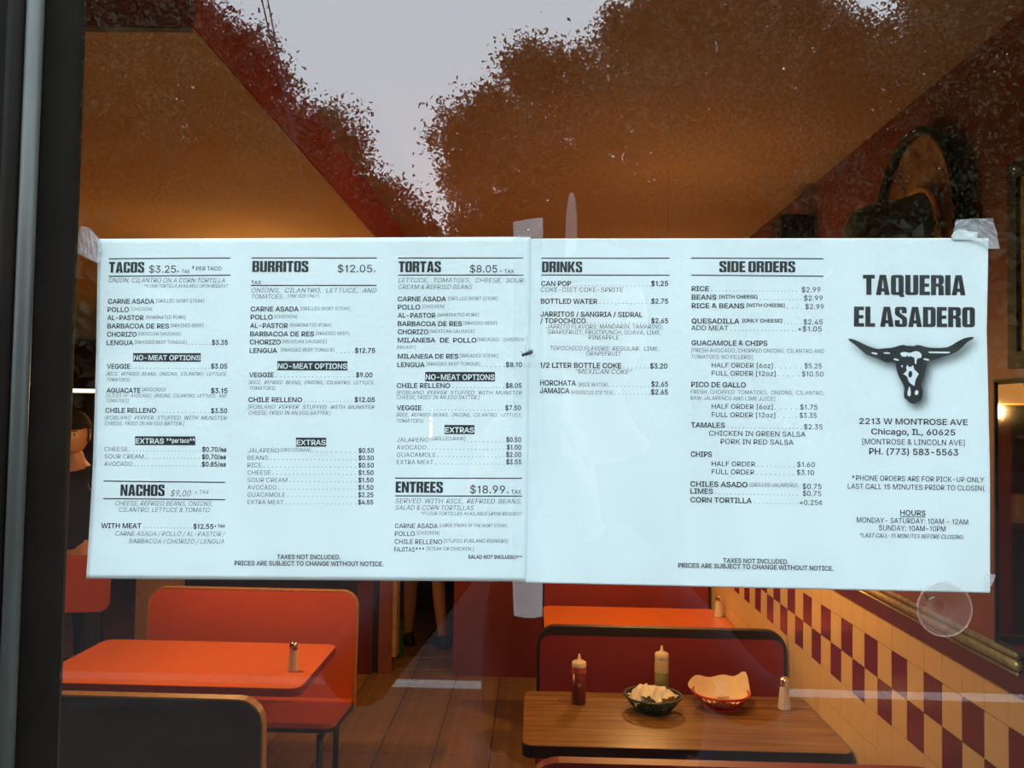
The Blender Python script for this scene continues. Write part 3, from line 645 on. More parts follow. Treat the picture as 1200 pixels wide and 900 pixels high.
# ------------------------------------------------------------------ trees outside, reflected in the glass
m_leaf = mat('dark_green_leaves', (.075, .085, .035), .6, col2=(.030, .040, .016), nscale=1.5)
m_bark = mat('bark', (.045, .035, .028), .9, noise=.5, nscale=12, bump=.5)
def tree(label, D, base_px, blobs, seed):
    """blobs: (px, py, radius px, density) on the mirrored view at distance D"""
    g = np.random.default_rng(seed); base = M(base_px, 600, D); t = thing('tree', label, 'tree', (base.x, base.y, OZ))
    cs = []
    for (bx_, by_, br, dn) in blobs:
        c = M(bx_, by_, D + g.uniform(-.6, .6)) - Vector((base.x, base.y, OZ)); cs.append((c, br/F*D, dn))
    V_, n_tot = [], 0
    def leaves(cen, size):
        nonlocal n_tot
        n = len(cen); a = g.normal(size=(n, 3)); a /= np.linalg.norm(a, axis=1)[:, None]; b = g.normal(size=(n, 3)); b -= a*(a*b).sum(1)[:, None]; b /= np.linalg.norm(b, axis=1)[:, None]
        nn = np.cross(a, b); s1 = size[:, None]
        V_.append(np.stack([cen - a*s1, cen + b*s1*.5 + nn*s1*.15, cen + a*s1, cen - b*s1*.5 + nn*s1*.15], 1)); n_tot += n
    for (c, r, dn), (bx_, by_, br, _) in zip(cs, blobs):
        hid = (by_ > 330 or bx_ < -60 or bx_ > 1260 or by_ < -60); area = br*br
        # inner foliage of big leaves, then many small twig clusters of fine leaves round it
        n = int(area*(.30 if hid else .028)*dn); q = g.normal(size=(n, 3)); q /= np.linalg.norm(q, axis=1)[:, None]; q *= (r*(.95 if hid else .74)*g.random(n)**.5)[:, None]; q[:, 1] *= .8
        leaves(np.array(c)+q, (.12+.06*g.random(n))*(D/13))
        if hid: continue
        k = int(area/22)+12; q = g.normal(size=(k, 3)); q /= np.linalg.norm(q, axis=1)[:, None]; q *= (r*(.60 + .50*g.random(k)))[:, None]; q[:, 1] *= .8
        m_ = 38; sd_ = (.045+.055*g.random(k))*(D/13)*1.6; off = g.normal(size=(k, m_, 3))*sd_[:, None, None]; cen = (np.array(c)+q[:, None, :]+off).reshape(-1, 3)
        leaves(cen, (.026+.022*g.random(len(cen)))*(D/13))
    V_ = np.concatenate(V_).reshape(-1, 3); me = bpy.data.meshes.new('foliage'); me.vertices.add(len(V_)); me.vertices.foreach_set('co', V_.ravel().astype(np.float32))
    me.loops.add(len(V_)); me.loops.foreach_set('vertex_index', np.arange(len(V_), dtype=np.int32)); me.polygons.add(n_tot); me.polygons.foreach_set('loop_start', np.arange(0, len(V_), 4, dtype=np.int32)); me.update()
    tag(link('foliage', me, m_leaf, t), kind='stuff')
    bm = bmesh.new(); top = sum((c for c, _, _ in cs), Vector())/len(cs); fork = Vector((0, 0, max(2.2, top.z*.45)))
    tube(bm, [(0, 0, 0), (.03, 0, fork.z*.5), fork], [.26, .20, .17], 12); obj('trunk', bm, m_bark, t, True)
    for c, r, dn in cs[::2]:
        bm = bmesh.new(); mid = fork.lerp(c, .5) + Vector((0, 0, .25)); tube(bm, [fork, mid, c], [.10, .06, .02], 7); obj('branch', bm, m_bark, t, True)
    return t
LT = [(60, 60, 130, 1), (170, 130, 120, 1), (80, 230, 130, 1), (230, 230, 110, 1), (30, -80, 130, 1), (150, 10, 90, 1), (215, 40, 60, 1), (285, 70, 42, .9), (300, 140, 62, 1), (345, 210, 72, 1), (395, 165, 36, .8), (400, 225, 52, .9), (440, 255, 46, .9), (478, 275, 30, .7), (330, 300, 120, 1), (430, 340, 90, 1), (-80, 120, 150, 1), (150, 360, 140, 1)]
tree('leafy tree reflected over the upper left of the glass', 13.5, 190, LT, 3)
RT = [(770, 50, 62, 1), (735, 35, 30, .7), (700, 110, 56, .9), (640, 85, 34, .7), (612, 80, 22, .6), (605, 150, 52, .9), (550, 165, 42, .9), (570, 130, 26, .7), (620, 225, 82, 1), (540, 205, 26, .7), (560, 270, 34, .8), (760, 190, 110, 1), (840, 90, 90, 1), (700, 300, 120, 1), (560, 340, 80, 1), (880, 240, 120, 1), (830, -30, 80, 1), (800, 380, 110, 1)]
tree('broad leafy tree reflected over the middle of the glass', 12.5, 730, RT, 5)
RT2 = [(940, 90, 90, 1), (1080, 110, 100, 1), (1200, 60, 120, 1), (960, 230, 120, 1), (1090, 240, 120, 1), (1210, 220, 130, 1), (920, 0, 55, .9), (1120, 10, 60, .9), (1330, 120, 150, 1), (1060, -60, 40, .5), (1180, -60, 110, 1), (1000, 370, 120, 1), (1200, 370, 130, 1), (1000, 78, 50, .9)]
tree('leafy tree reflected over the upper right of the glass', 14.0, 1080, RT2, 9)
BK = [(-300, 120, 220, 1), (-180, 330, 200, 1), (60, 350, 170, .9), (300, 370, 150, .9), (500, 380, 120, .8), (700, 390, 140, .8), (900, 380, 160, .9), (1120, 370, 170, .9), (1350, 330, 220, 1), (1500, 90, 240, 1), (-500, 250, 250, 1), (1750, 250, 300, 1)]
tree('distant row of dense trees behind the menu reflection', 22.0, 850, BK, 12)

pp = M(669, 300, 7.2)
po = thing('street_post', 'pale round topped street post reflected just above the middle of the menu', 'post', (pp.x, pp.y, OZ-.13))
zt_ = M(669, 226, 7.2).z - (OZ-.13)
bm = bmesh.new(); lathe(bm, [(.062, .0), (.055, .5), (.050, zt_-.25), (.036, zt_-.08), (.018, zt_-.01), (0, zt_)], 20); obj('shaft', bm, m_curb, po, True)
bm = bmesh.new(); lathe(bm, [(.12, 0), (.12, .06), (.07, .10), (.062, .12)], 20); obj('base', bm, m_curb, po)
for k, dx in enumerate((0, 8)):
    a = M(298+dx, -40, 10.5); b = M(332+dx*.4, 110, 10.5); e = a + (a-b)*6; f_ = b + (b-a)*.9
    bm = bmesh.new(); tube(bm, [e, a, b, f_], .010, 6)
    tag(obj('utility_cable', bm, m_black), 'dark utility cable reflected against the sky, ' + ('left of the pair' if k == 0 else 'right of the pair'), 'cable')
# a row of low houses added behind the trees to block the bright sky at the horizon
m_brick_far = mat('brown_brick', (.06, .035, .025), .9, noise=.3, nscale=3); m_win_far = mat('dark_pane', (.02, .022, .025), .1); m_roof_far = mat('dark_roof', (.03, .028, .028), .9, noise=.2)
for k in range(9):
    xa = -27 + 6.6*k; hh = 5.2 + .5*((k*7) % 4); h_ = thing('house', 'low brown brick house added behind the trees to block the horizon sky', 'house', (xa, -30, OZ-.14), 0, 'added houses across the street')
    obj('wall', B(-3, 3, -4, 0, 0, hh), m_brick_far, h_); bm = bmesh.new(); slab(bm, [(-3.2, hh), (3.2, hh), (2.6, hh+.8), (-2.6, hh+.8)], lambda u_, v_, w_: (u_, w_, v_), -4.1, .15); obj('roof', bm, m_roof_far, h_)
    for wx in (-1.9, 0, 1.9):
        for wz in (1.1, 3.3):
            w_ = obj('window', B(wx-.5, wx+.5, -.05, .04, wz, wz+1.3), m_roof_far, h_); obj('pane', B(wx-.43, wx+.43, .03, .05, wz+.07, wz+1.23), m_win_far, w_)
# ------------------------------------------------------------------ the taped menu
m_paper = mat('white_menu_paper', (.66, .725, .715), .75, noise=.015, nscale=40)
m_ink = mat('black_print', (.014, .016, .018), .5)
m_ink2 = mat('thin_grey_print', (.075, .085, .09), .6)
m_rev = mat('unprinted_white', (.66, .725, .715), .75)
# the longhorn skull outline, and the soft grey halo printed under it as a grey level stored in the sheet's vertices
Z8 = lambda pts: [(970 + a/5.4545, 380 + b/5.4545) for a, b in pts]
skull = Z8([(130,95),(140,92),(152,93),(175,100),(200,111),(230,126),(260,140),(290,151),(320,158),(360,154),(400,151),(430,145),(460,135),(475,132),(490,132),(505,138),(520,137),(545,140),(560,135),(575,132),(595,135),(620,144),(650,149),(680,151),(720,151),(760,148),(785,138),(800,130),(825,113),(850,100),(870,90),(890,85),(912,82),(935,82),(932,91),(920,99),(900,109),(880,125),(862,145),(840,165),(815,181),(790,191),(755,202),(720,212),(700,220),(680,226),(660,231),(636,232),(634,245),(632,262),(629,282),(623,305),(616,328),(608,352),(600,370),(597,385),(602,402),(606,420),(607,442),(604,466),(596,482),(582,493),(566,502),(550,508),(537,506),(525,500),(508,485),(490,470),(487,452),(488,435),(491,420),(490,402),(482,380),(470,360),(458,338),(450,320),(443,300),(439,280),(436,262),(434,248),(425,238),(413,236),(395,243),(380,244),(355,236),(330,222),(305,213),(280,205),(258,197),(240,186),(215,164),(190,141),(165,121),(145,109)])
def ell(cx, cy, rx, ry, a=0.0, n=14): return [(cx + rx*math.cos(t)*math.cos(a) - ry*math.sin(t)*math.sin(a), cy + rx*math.cos(t)*math.sin(a) + ry*math.sin(t)*math.cos(a)) for t in [2*PI*k/n for k in range(n)]]
pol = np.array(skull)
def inside(qx, qy):
    r = np.zeros(qx.shape, bool); j = len(pol)-1
    for i in range(len(pol)):
        xi, yi = pol[i]; xj, yj = pol[j]; c = ((yi > qy) != (yj > qy)) & (qx < (xj-xi)*(qy-yi)/(yj-yi+1e-9)+xi); r ^= c; j = i
    return r
hx = np.arange(975, 1170, 1.0); hy = np.arange(375, 505, 1.0); HX, HY = np.meshgrid(hx, hy)
k_ = np.exp(-.5*(np.arange(-16, 17)/4.8)**2); k_ /= k_.sum(); blur = inside(HX-4.5, HY-5.5).astype(float)
for ax in (0, 1): blur = np.apply_along_axis(lambda r: np.convolve(r, k_, 'same'), ax, blur)
def halo(px, py):
    i, j = int(round(px-975)), int(round(py-375)); return float(min(1, blur[j, i]*1.15)) if 0 <= i < blur.shape[1] and 0 <= j < blur.shape[0] else 0.0
N = m_paper.node_tree.nodes; L = m_paper.node_tree.links; b = N['Principled BSDF']; base = b.inputs['Base Color'].links[0].from_socket
aa = N.new('ShaderNodeAttribute'); aa.attribute_name = 'ink'; rr_ = N.new('ShaderNodeValToRGB'); L.new(aa.outputs['Fac'], rr_.inputs[0])
rr_.color_ramp.elements[0].color = (1, 1, 1, 1); rr_.color_ramp.elements[1].color = (.10, .105, .11, 1); rr_.color_ramp.elements.new(.4).color = (.52, .53, .53, 1)
mx = N.new('ShaderNodeVectorMath'); mx.operation = 'MULTIPLY'; L.new(base, mx.inputs[0]); L.new(rr_.outputs[0], mx.inputs[1]); L.new(mx.outputs[0], b.inputs['Base Color'])
def lerp(a, b, t): return a + (b-a)*t
def edge_l(py): return np.interp(py, [276, 400, 480, 550, 600, 680], [115, 113.2, 111, 108.8, 106, 101])
def edge_r(py): return np.interp(py, [276, 390, 460, 545, 640, 700], [1158.5, 1156.3, 1158, 1160, 1160.3, 1160.3])
def wave(px, py):           # metres behind the flat position
    return .0006 + .0009*math.sin(px*.013+1.0)*math.sin((py-280)*.011) + .0005*math.sin(px*.031+py*.012) + .0004*math.sin(px*.07-py*.02)
PY = .0055                  # the sheets hang just behind the pane
def S(px, py, off=0.0): return P(px, py, .54 + PY + wave(px, py) - off)
def page(name, label, top, bot, lf, rf, back, nu=90, nv=70):
    """top(s), bot(s): py of the upper and lower edge; lf(py), rf(py): px of the sides"""
    bm = bmesh.new(); g_ = []; lay = bm.verts.layers.float_color.new('ink')
    for i in range(nu+1):
        row = []
        for j in range(nv+1):
            s_, t_ = i/nu, j/nv; py = lerp(top(s_), bot(s_), t_); px = lerp(lf(py), rf(py), s_)
            v = bm.verts.new(S(px, py) + Vector((0, back, 0))); q = halo(px, py); v[lay] = (q, q, q, 1); row.append(v)
        g_.append(row)
    for i in range(nu):
        for j in range(nv): bm.faces.new((g_[i][j], g_[i+1][j], g_[i+1][j+1], g_[i][j+1]))
    fr = bm.faces[:]; r_ = bmesh.ops.extrude_face_region(bm, geom=fr)
    for v in r_['geom']:
        if isinstance(v, bmesh.types.BMVert): v.co.y += .00012
    t = thing(name, label, 'menu', (0, 0, 0)); o = obj('sheet', bm, m_paper, t, True)
    return t
pgL = page('menu_page', 'left white menu sheet listing tacos, burritos, tortas, nachos and entrees', lambda s: lerp(280, 277.6, s), lambda s: lerp(678, 681.5, s), edge_l, lambda y: np.interp(y, [277, 680], [622, 616.5]), -.0003)
pgR = page('menu_page', 'right white menu sheet listing drinks and side orders with a longhorn skull', lambda s: 279.6 - .6*s, lambda s: lerp(683, 695, s), lambda y: np.interp(y, [277, 680], [621, 615.5]), edge_r, .0, 300, 200)

def slope(px, py):
    k = (py-280)/400.0
    return k*(.006 if px < 618 else .022)
def lean(px): return -.032 + (px-108)/1050*.037
BASE = 0.0
class Acc:                    # collects one mesh of print
    def __init__(s): s.v, s.f = [], []
    def add(s, vs, fs, off):
        n = len(s.v); s.v += [S(p[0], p[1], off+BASE) for p in vs]; s.f += [tuple(i+n for i in f) for f in fs]
    def build(s, name, m, parent):
        if not s.v: return
        me = bpy.data.meshes.new(name); me.from_pydata(s.v, [], s.f); return link(name, me, m, parent)
GLYPHS = """!|193|66,158 62,500 130,500 126,158|96,-4 74,1 65,9 57,18 51,40 57,62 65,72 74,79 96,85 108,83 128,72 140,52 141,40 140,29 128,9 119,1
$|439|198,-73 198,573 240,573 240,-73|220,-9 154,-1 101,23 80,39 50,82 38,134 103,134 112,100 121,86 147,65 200,49 242,50 298,68 324,90 338,120 340,137 334,165 316,185 291,201 142,248 110,265 85,284 66,307 55,335 51,366 61,418 74,440 111,476 162,499 192,505 255,505 311,489 354,460 383,420 394,371 332,371 326,395 314,414 297,430 250,448 201,449 164,440 127,411 115,384 113,369 120,339 140,318 166,303 290,265 353,234 388,194 395,177 401,136 392,85 380,62 343,25 289,0
&|440|193,-7 134,1 86,25 68,42 42,82 34,131 39,170 69,216 118,259 226,340 250,368 257,398 250,426 229,446 198,453 165,445 143,424 135,392 143,357 176,309 430,0 358,0 106,305 79,355 74,392 81,432 101,466 132,490 152,498 197,505 242,498 261,490 292,467 311,435 318,397 310,355 286,319 252,288 133,199 108,171 97,144 97,113 107,86 128,64 156,50 190,46 228,51 264,68 296,94 321,128 337,171 343,220 401,220 396,164 382,122 364,91 327,46 310,30 266,7
'|203|77,312 69,500 133,500 126,312
(|268|88,203 93,279 107,358 143,469 173,530 232,530 201,458 176,383 153,272 149,203 158,113 185,16 232,-94 173,-94 148,-46 126,4 97,104
)|268|37,-94 71,-18 96,51 111,114 120,203 115,272 102,345 81,421 53,495 37,530 95,530 126,469 151,396 170,318 181,203 171,103 159,52 121,-46 95,-94
*|445|198,219 202,325 112,268 88,310 183,359 88,408 112,451 202,394 198,500 246,500 242,394 332,451 356,408 261,359 356,310 332,268 242,325 246,219
+|445|194,34 194,357 251,357 251,34|60,169 60,222 384,222 384,169
,|185|37,-117 66,70 135,70 83,-117
-|445|331,240 331,185 112,185 112,240
.|185|94,-4 71,1 62,9 55,18 49,40 55,63 62,72 71,79 94,85 106,84 126,72 133,63 139,40 133,18 126,9 116,1
/|245|231,523 70,-75 14,-75 175,523
0|445|223,-7 187,-3 156,7 128,24 103,47 83,76 68,111 56,152 47,250 56,347 68,388 84,423 104,453 128,476 156,493 188,503 223,507 258,503 289,493 317,476 342,453 362,423 378,388 389,347 398,250 389,152 378,111 362,76 342,47 318,24 290,7 258,-3|223,49 267,59 301,91 324,141 332,173 338,250 332,327 324,359 301,409 267,441 223,452 179,441 144,409 121,359 113,327 107,250 113,173 121,141 144,91 179,59
1|330|231,500 231,0 169,0 169,372 78,372 78,414 150,432 185,500
2|445|63,0 63,47 277,278 305,321 315,365 309,398 293,423 268,441 237,451 184,446 156,431 136,406 130,391 125,356 64,356 67,384 73,411 100,456 141,488 165,498 192,505 250,505 301,488 340,457 366,415 372,392 373,348 356,294 312,231 150,56 383,56 383,0
3|445|214,-7 185,-5 130,10 86,38 56,78 43,130 107,130 110,113 124,86 162,58 215,49 253,54 286,68 299,79 317,106 322,123 322,160 311,193 300,207 270,230 250,237 226,242 154,243 154,294 283,444 68,444 68,500 366,500 366,453 208,273 208,284 275,281 303,271 348,240 365,219 384,170 384,114 376,89 348,44 303,12 247,-5
4|445|39,104 39,156 243,500 305,500 107,163 107,160 406,160 406,104|277,0 277,312 337,312 337,0
5|445|217,-7 162,1 116,24 81,59 70,80 59,128 120,128 136,87 157,67 185,54 237,51 255,55 286,74 309,103 321,139 321,180 308,217 285,247 270,258 234,271 197,271 149,258 126,242 66,248 94,500 360,500 360,444 148,444 132,296 174,319 208,327 248,326 289,315 324,294 352,264 372,227 383,184 382,129 375,101 346,51 303,15 277,3
6|445|222,-7 165,3 140,14 99,50 72,99 65,128 64,183 78,235 111,297 248,500 316,500 148,257 143,257 148,266 171,290 204,306 231,309 260,307 310,290 349,257 363,236 380,184 380,124 373,97 346,49 305,14 280,3|222,48 258,54 288,72 309,100 316,116 322,154 316,193 299,224 274,247 258,255 222,261 187,255 171,247 145,225 128,194 123,156 128,117 136,100 157,72 187,54
7|445|95,0 318,444 61,444 61,500 384,500 384,441 162,0
8|445|222,-7 160,1 109,25 73,61 61,83 51,133 57,173 74,209 115,248 150,260 107,284 79,324 69,374 78,421 104,461 143,489 167,499 222,507 277,499 301,489 340,461 366,421 375,374 365,324 337,284 295,260 330,248 371,209 388,173 394,133 384,83 372,61 335,25 284,1|222,48 263,53 295,67 317,90 325,104 331,136 325,170 306,199 261,226 222,231 183,226 138,199 120,170 113,136 119,104 127,90 149,67 182,53|222,285 255,289 293,313 308,338 314,369 309,400 294,424 256,447 222,452 189,447 151,424 136,400 131,369 136,338 151,313 189,289
9|445|222,507 280,497 305,486 346,450 373,401 380,372 380,317 366,265 334,203 197,0 128,0 296,243 302,243 297,234 274,210 240,194 214,191 185,193 135,210 114,225 82,264 65,316 65,376 72,404 99,451 140,486 165,497|222,452 187,446 157,428 136,400 129,384 123,346 129,307 145,276 171,253 187,245 222,239 258,245 288,263 309,290 316,307 322,344 316,383 309,400 288,428 258,446
:|185|94,-4 71,1 62,9 55,18 49,40 55,63 62,72 71,79 94,85 106,84 126,72 133,63 139,40 133,18 126,9 116,1|94,266 71,272 62,279 50,299 49,311 55,333 62,343 71,350 94,356 116,350 126,343 133,333 139,311 133,289 126,279 116,272
;|185|37,-117 66,70 135,70 83,-117|102,266 79,272 70,279 58,299 57,311 63,333 70,343 79,350 102,356 124,350 134,343 141,333 147,311 141,289 134,279 124,272
A|471|16,0 198,500 271,500 455,0 388,0 234,430 84,0|108,140 108,195 363,195 363,140
B|448|59,0 59,500 270,498 323,482 361,453 374,434 389,391 391,367 386,330 362,290 337,273 309,262 309,258 341,250 372,230 395,200 404,180 411,134 409,109 393,66 379,47 339,18 279,2|122,56 241,56 276,59 304,66 324,78 338,94 347,113 349,134 344,166 327,194 315,205 284,221 244,227 122,227|122,281 234,281 268,285 308,309 325,334 329,349 328,387 320,405 307,421 289,434 236,444 122,444
C|501|263,-7 221,-3 183,7 148,24 116,48 90,78 68,113 52,154 43,199 40,250 43,300 52,346 68,386 90,422 116,452 148,475 183,493 221,503 263,507 311,502 376,476 412,448 440,411 465,342 401,342 383,388 351,421 310,441 263,448 206,438 180,425 139,385 123,358 104,290 104,210 111,174 139,115 158,93 206,62 233,55 279,53 325,64 363,89 391,126 401,158 465,158 459,133 440,89 395,37 335,5
D|494|215,0 94,0 94,56 249,59 283,66 312,79 337,97 357,120 372,146 383,178 392,251 390,289 373,354 357,381 338,403 314,421 286,434 217,444 92,444 92,500 268,497 310,487 346,470 378,447 405,419 426,384 441,345 451,300 454,251 451,201 441,157 426,117 404,82 377,53 345,30 307,13 263,3|122,500 122,0 59,0 59,500
E|411|59,0 59,500 366,500 366,444 122,444 122,281 349,281 349,225 122,225 122,56 369,56 369,0
F|403|59,0 59,500 363,500 363,444 122,444 122,273 340,273 340,217 122,217 122,0
G|511|264,-7 221,-3 182,7 147,25 116,48 89,78 68,114 52,154 43,200 40,250 43,300 52,346 68,386 89,422 115,452 146,475 181,493 219,503 260,507 311,501 377,475 413,446 441,409 466,343 401,343 381,386 350,420 310,441 278,447 232,445 180,425 139,385 123,358 104,290 104,210 111,174 139,115 181,75 234,55 291,54 316,60 359,84 389,121 400,145 408,199 427,196 278,196 278,251 470,251 470,197 467,157 458,121 443,89 423,61 399,38 370,18 338,4
H|508|59,0 59,500 122,500 122,284 386,284 386,500 449,500 449,0 386,0 386,228 122,228 122,0
I|295|31,0 31,56 116,56 116,444 31,444 31,500 265,500 265,444 180,444 180,56 265,56 265,0
J|390|182,-7 141,-2 105,11 74,32 51,62 37,99 33,170 96,170 99,115 106,91 119,73 137,60 182,49 206,52 226,60 244,73 257,91 265,115 267,500 331,500 331,143 326,99 312,62 289,32 259,11 223,-2
K|459|103,143 103,212 171,298 357,500 441,500|59,0 59,500 122,500 122,329 122,0|366,0 185,255 224,304 441,0
L|386|59,0 59,500 122,500 122,56 355,56 355,0
M|617|59,0 59,500 149,500 308,90 468,500 558,500 558,0 496,0 496,410 336,0 281,0 120,410 120,0
N|514|59,0 59,500 134,500 392,100 392,500 455,500 455,0 380,0 122,400 122,0
O|524|262,-7 221,-3 183,7 148,24 117,48 90,78 69,113 52,154 43,199 40,250 43,300 52,346 69,386 90,422 117,452 148,475 183,493 221,503 262,507 304,503 342,493 377,475 408,452 434,422 456,386 472,346 481,300 485,250 481,199 472,154 456,113 434,78 408,48 377,24 342,7 304,-3|262,52 318,62 343,75 385,114 413,173 423,250 413,327 385,386 343,425 318,438 262,448 206,438 181,425 139,385 111,326 102,250 111,173 139,115 181,75 206,62
P|437|59,0 59,500 267,498 327,479 369,445 383,422 400,371 400,313 383,261 369,239 327,204 299,192 231,183 107,183 107,238 229,238 274,244 292,252 318,274 327,289 337,323 337,361 327,395 307,421 292,431 253,443 122,444 122,0
Q|524|241,156 307,156 460,-47 394,-47|262,-7 221,-3 183,7 148,24 117,48 90,78 69,113 52,154 43,199 40,250 43,300 52,346 69,386 90,422 117,452 148,475 183,493 221,503 262,507 304,503 342,493 377,475 408,452 434,422 456,386 472,346 481,300 485,250 481,199 472,154 456,113 434,78 408,48 377,24 342,7 304,-3|262,52 318,62 343,75 385,114 413,173 423,250 413,327 385,386 343,425 318,438 262,448 206,438 181,425 139,385 111,326 102,250 111,173 139,115 181,75 206,62
R|441|59,0 59,500 268,498 327,480 369,447 384,426 400,375 400,317 384,267 369,246 327,213 300,203 232,194 95,194 95,251 230,251 275,256 293,262 319,282 328,295 338,327 338,365 328,398 307,423 292,432 253,443 122,444 122,0|347,0 226,225 298,225 420,0
S|439|220,-9 154,-1 101,23 80,39 50,82 38,134 103,134 112,100 121,86 147,65 200,49 242,50 298,68 324,90 338,120 340,137 334,165 316,185 291,201 142,248 110,265 85,284 66,307 55,335 51,366 61,418 74,440 111,476 162,499 192,505 255,505 311,489 354,460 383,420 394,371 332,371 326,395 314,414 297,430 250,448 201,449 164,440 127,411 115,384 113,369 120,339 140,318 166,303 290,265 353,234 388,194 395,177 401,136 392,85 380,62 343,25 289,0
T|441|31,444 31,500 410,500 410,444 252,444 252,0 189,0 189,444
U|508|254,-8 182,2 151,15 102,54 70,107 59,170 59,500 122,500 122,175 129,131 150,94 184,67 205,58 254,51 281,52 325,67 358,94 379,131 386,175 386,500 449,500 449,170 439,107 425,79 384,32 326,2
V|471|200,0 16,500 83,500 237,60 388,500 455,500 273,0
W|674|152,0 16,500 81,500 190,95 301,500 373,500 484,95 593,500 658,500 521,0 448,0 337,400 227,0
X|466|18,0 195,252 29,500 102,500 233,302 367,500 439,500 272,250 448,0 375,0 233,196 90,0
Y|464|200,0 200,205 16,500 90,500 232,262 374,500 447,500 263,205 263,0
Z|435|45,0 45,50 318,444 45,444 45,500 398,500 398,450 122,56 398,56 398,0
[|268|100,-94 100,530 232,530 232,479 157,479 157,-43 232,-43 232,-94
]|268|36,-94 36,-43 111,-43 111,479 36,479 36,530 169,530 169,-94
a|383|157,-8 113,-2 93,5 59,28 37,62 30,106 31,126 42,158 76,190 123,207 242,225 266,236 271,250 267,280 246,310 209,324 160,321 124,304 98,269 40,286 62,325 94,352 131,369 171,377 204,377 251,369 281,354 295,344 317,315 325,296 331,247 331,0 272,0 272,51 268,51 248,24 226,8 196,-4|167,45 207,50 238,67 259,92 269,120 271,187 247,177 187,167 120,151 102,137 92,116 91,91 108,63 128,51
c|389|204,-8 142,3 115,16 71,57 43,114 34,184 36,221 55,286 91,335 142,367 204,378 239,375 271,365 300,350 324,329 343,303 355,272 298,257 285,284 265,305 238,319 204,324 160,316 143,305 116,274 107,254 96,209 96,160 107,115 116,96 143,65 160,54 204,46 238,51 266,65 287,87 299,115 357,101 335,55 301,21 256,-1
e|397|208,-8 143,3 115,16 71,57 43,114 36,147 36,220 54,285 90,335 140,367 169,375 222,377 280,359 314,335 328,319 351,277 359,252 365,166 73,166 73,217 332,217 304,199 293,264 272,296 258,308 223,323 180,323 161,317 144,308 117,282 107,265 96,227 94,174 101,125 119,87 148,60 187,47 223,46 249,52 271,63 289,81 300,104 359,89 342,54 329,39 297,14 256,-3
g|418|203,-148 153,-143 112,-129 81,-108 50,-68 100,-40 128,-73 166,-92 203,-96 256,-86 277,-74 293,-57 303,-34 306,67 301,67 273,31 232,9 192,5 136,14 88,43 70,63 43,118 36,151 36,225 43,258 69,315 110,354 135,367 193,378 214,377 249,366 274,350 302,313 308,313 308,373 366,373 366,-9 356,-66 344,-88 309,-122 260,-142|201,58 242,65 273,86 285,101 302,140 307,189 302,238 295,259 274,294 243,316 201,324 160,316 128,293 107,258 95,189 100,141 107,120 128,87 160,65
h|403|112,223 112,0 52,0 52,500 112,500 112,283 101,283 130,338 149,356 172,368 223,378 270,371 308,350 335,315 344,293 351,236 351,0 291,0 291,231 281,281 268,299 251,313 231,321 189,322 158,312 133,292 124,278 117,262
i|164|52,0 52,373 112,373 112,0|82,435 53,447 41,475 53,503 82,515 112,503 124,475 112,447
l|186|137,-2 111,0 89,7 73,20 61,37 52,83 52,500 112,500 112,97 118,61 132,52 167,53 178,3
n|403|112,223 112,0 52,0 52,373 110,373 110,283 101,283 130,338 149,356 172,368 223,378 270,371 308,350 335,315 344,293 351,236 351,0 291,0 291,231 281,281 268,299 251,313 231,321 189,322 158,312 133,292 124,278 117,262
o|408|204,-8 142,3 115,16 71,57 43,114 34,184 43,255 71,313 115,354 142,367 204,378 266,367 293,354 337,313 365,255 374,184 365,114 353,84 317,34 266,3|204,46 248,54 280,79 302,115 314,184 302,254 280,291 248,316 204,324 160,316 128,291 107,254 95,184 107,115 128,79 160,54
p|417|52,-140 52,373 110,373 110,314 116,314 144,349 184,373 225,378 283,367 330,337 348,314 375,257 381,223 381,148 375,114 364,83 330,34 283,3 255,-5 204,-7 185,-3 156,12 136,31 116,58 112,58 112,-140|216,46 258,54 289,78 310,115 322,186 311,257 289,293 258,316 216,324 175,316 144,294 123,258 112,213 111,186 116,135 123,113 144,77 176,54
r|255|52,0 52,373 110,373 110,315 113,315 134,348 168,371 188,376 239,377 239,317 203,320 171,315 143,301 124,279 112,233 112,0
t|223|200,373 200,321 6,321 6,373|64,463 124,463 124,96 128,69 142,54 153,50 198,53 209,2 165,-4 136,-1 111,7 90,21 76,40 67,63
z|385|42,0 42,48 262,325 42,325 42,375 340,375 340,330 118,50 345,50 345,0
¢|389|180,0 180,500 221,500 221,0|204,57 142,67 115,81 71,122 43,179 34,249 36,286 55,351 91,400 142,432 204,443 239,439 271,430 300,414 324,393 343,367 355,337 298,322 285,349 265,370 238,384 204,389 160,380 143,370 116,338 107,319 96,274 96,225 107,180 116,161 143,130 160,119 204,110 238,115 266,130 287,152 299,180 357,165 335,120 301,86 256,64
Ñ|514|59,0 59,500 134,500 357,148 407,54 398,53 392,155 392,500 455,500 455,0 380,0 166,340 106,444 117,446 123,296 123,0|301,566 277,570 220,594 207,585 202,567 160,567 162,586 174,617 184,628 214,637 238,632 295,608 308,615 314,635 355,635 348,599 340,585 330,574
“|295|51,313 103,500 148,500 119,313|172,313 224,500 269,500 240,313
”|295|51,313 80,500 148,500 97,313|172,313 201,500 269,500 218,313"""
def _area(q): return sum(q[i-1][0]*q[i][1]-q[i][0]*q[i-1][1] for i in range(len(q)))/2
def _inp(p, q):
    c = False; j = len(q)-1
    for i in range(len(q)):
        if (q[i][1] > p[1]) != (q[j][1] > p[1]) and p[0] < (q[j][0]-q[i][0])*(p[1]-q[i][1])/(q[j][1]-q[i][1]+1e-12)+q[i][0]: c = not c
        j = i
    return c
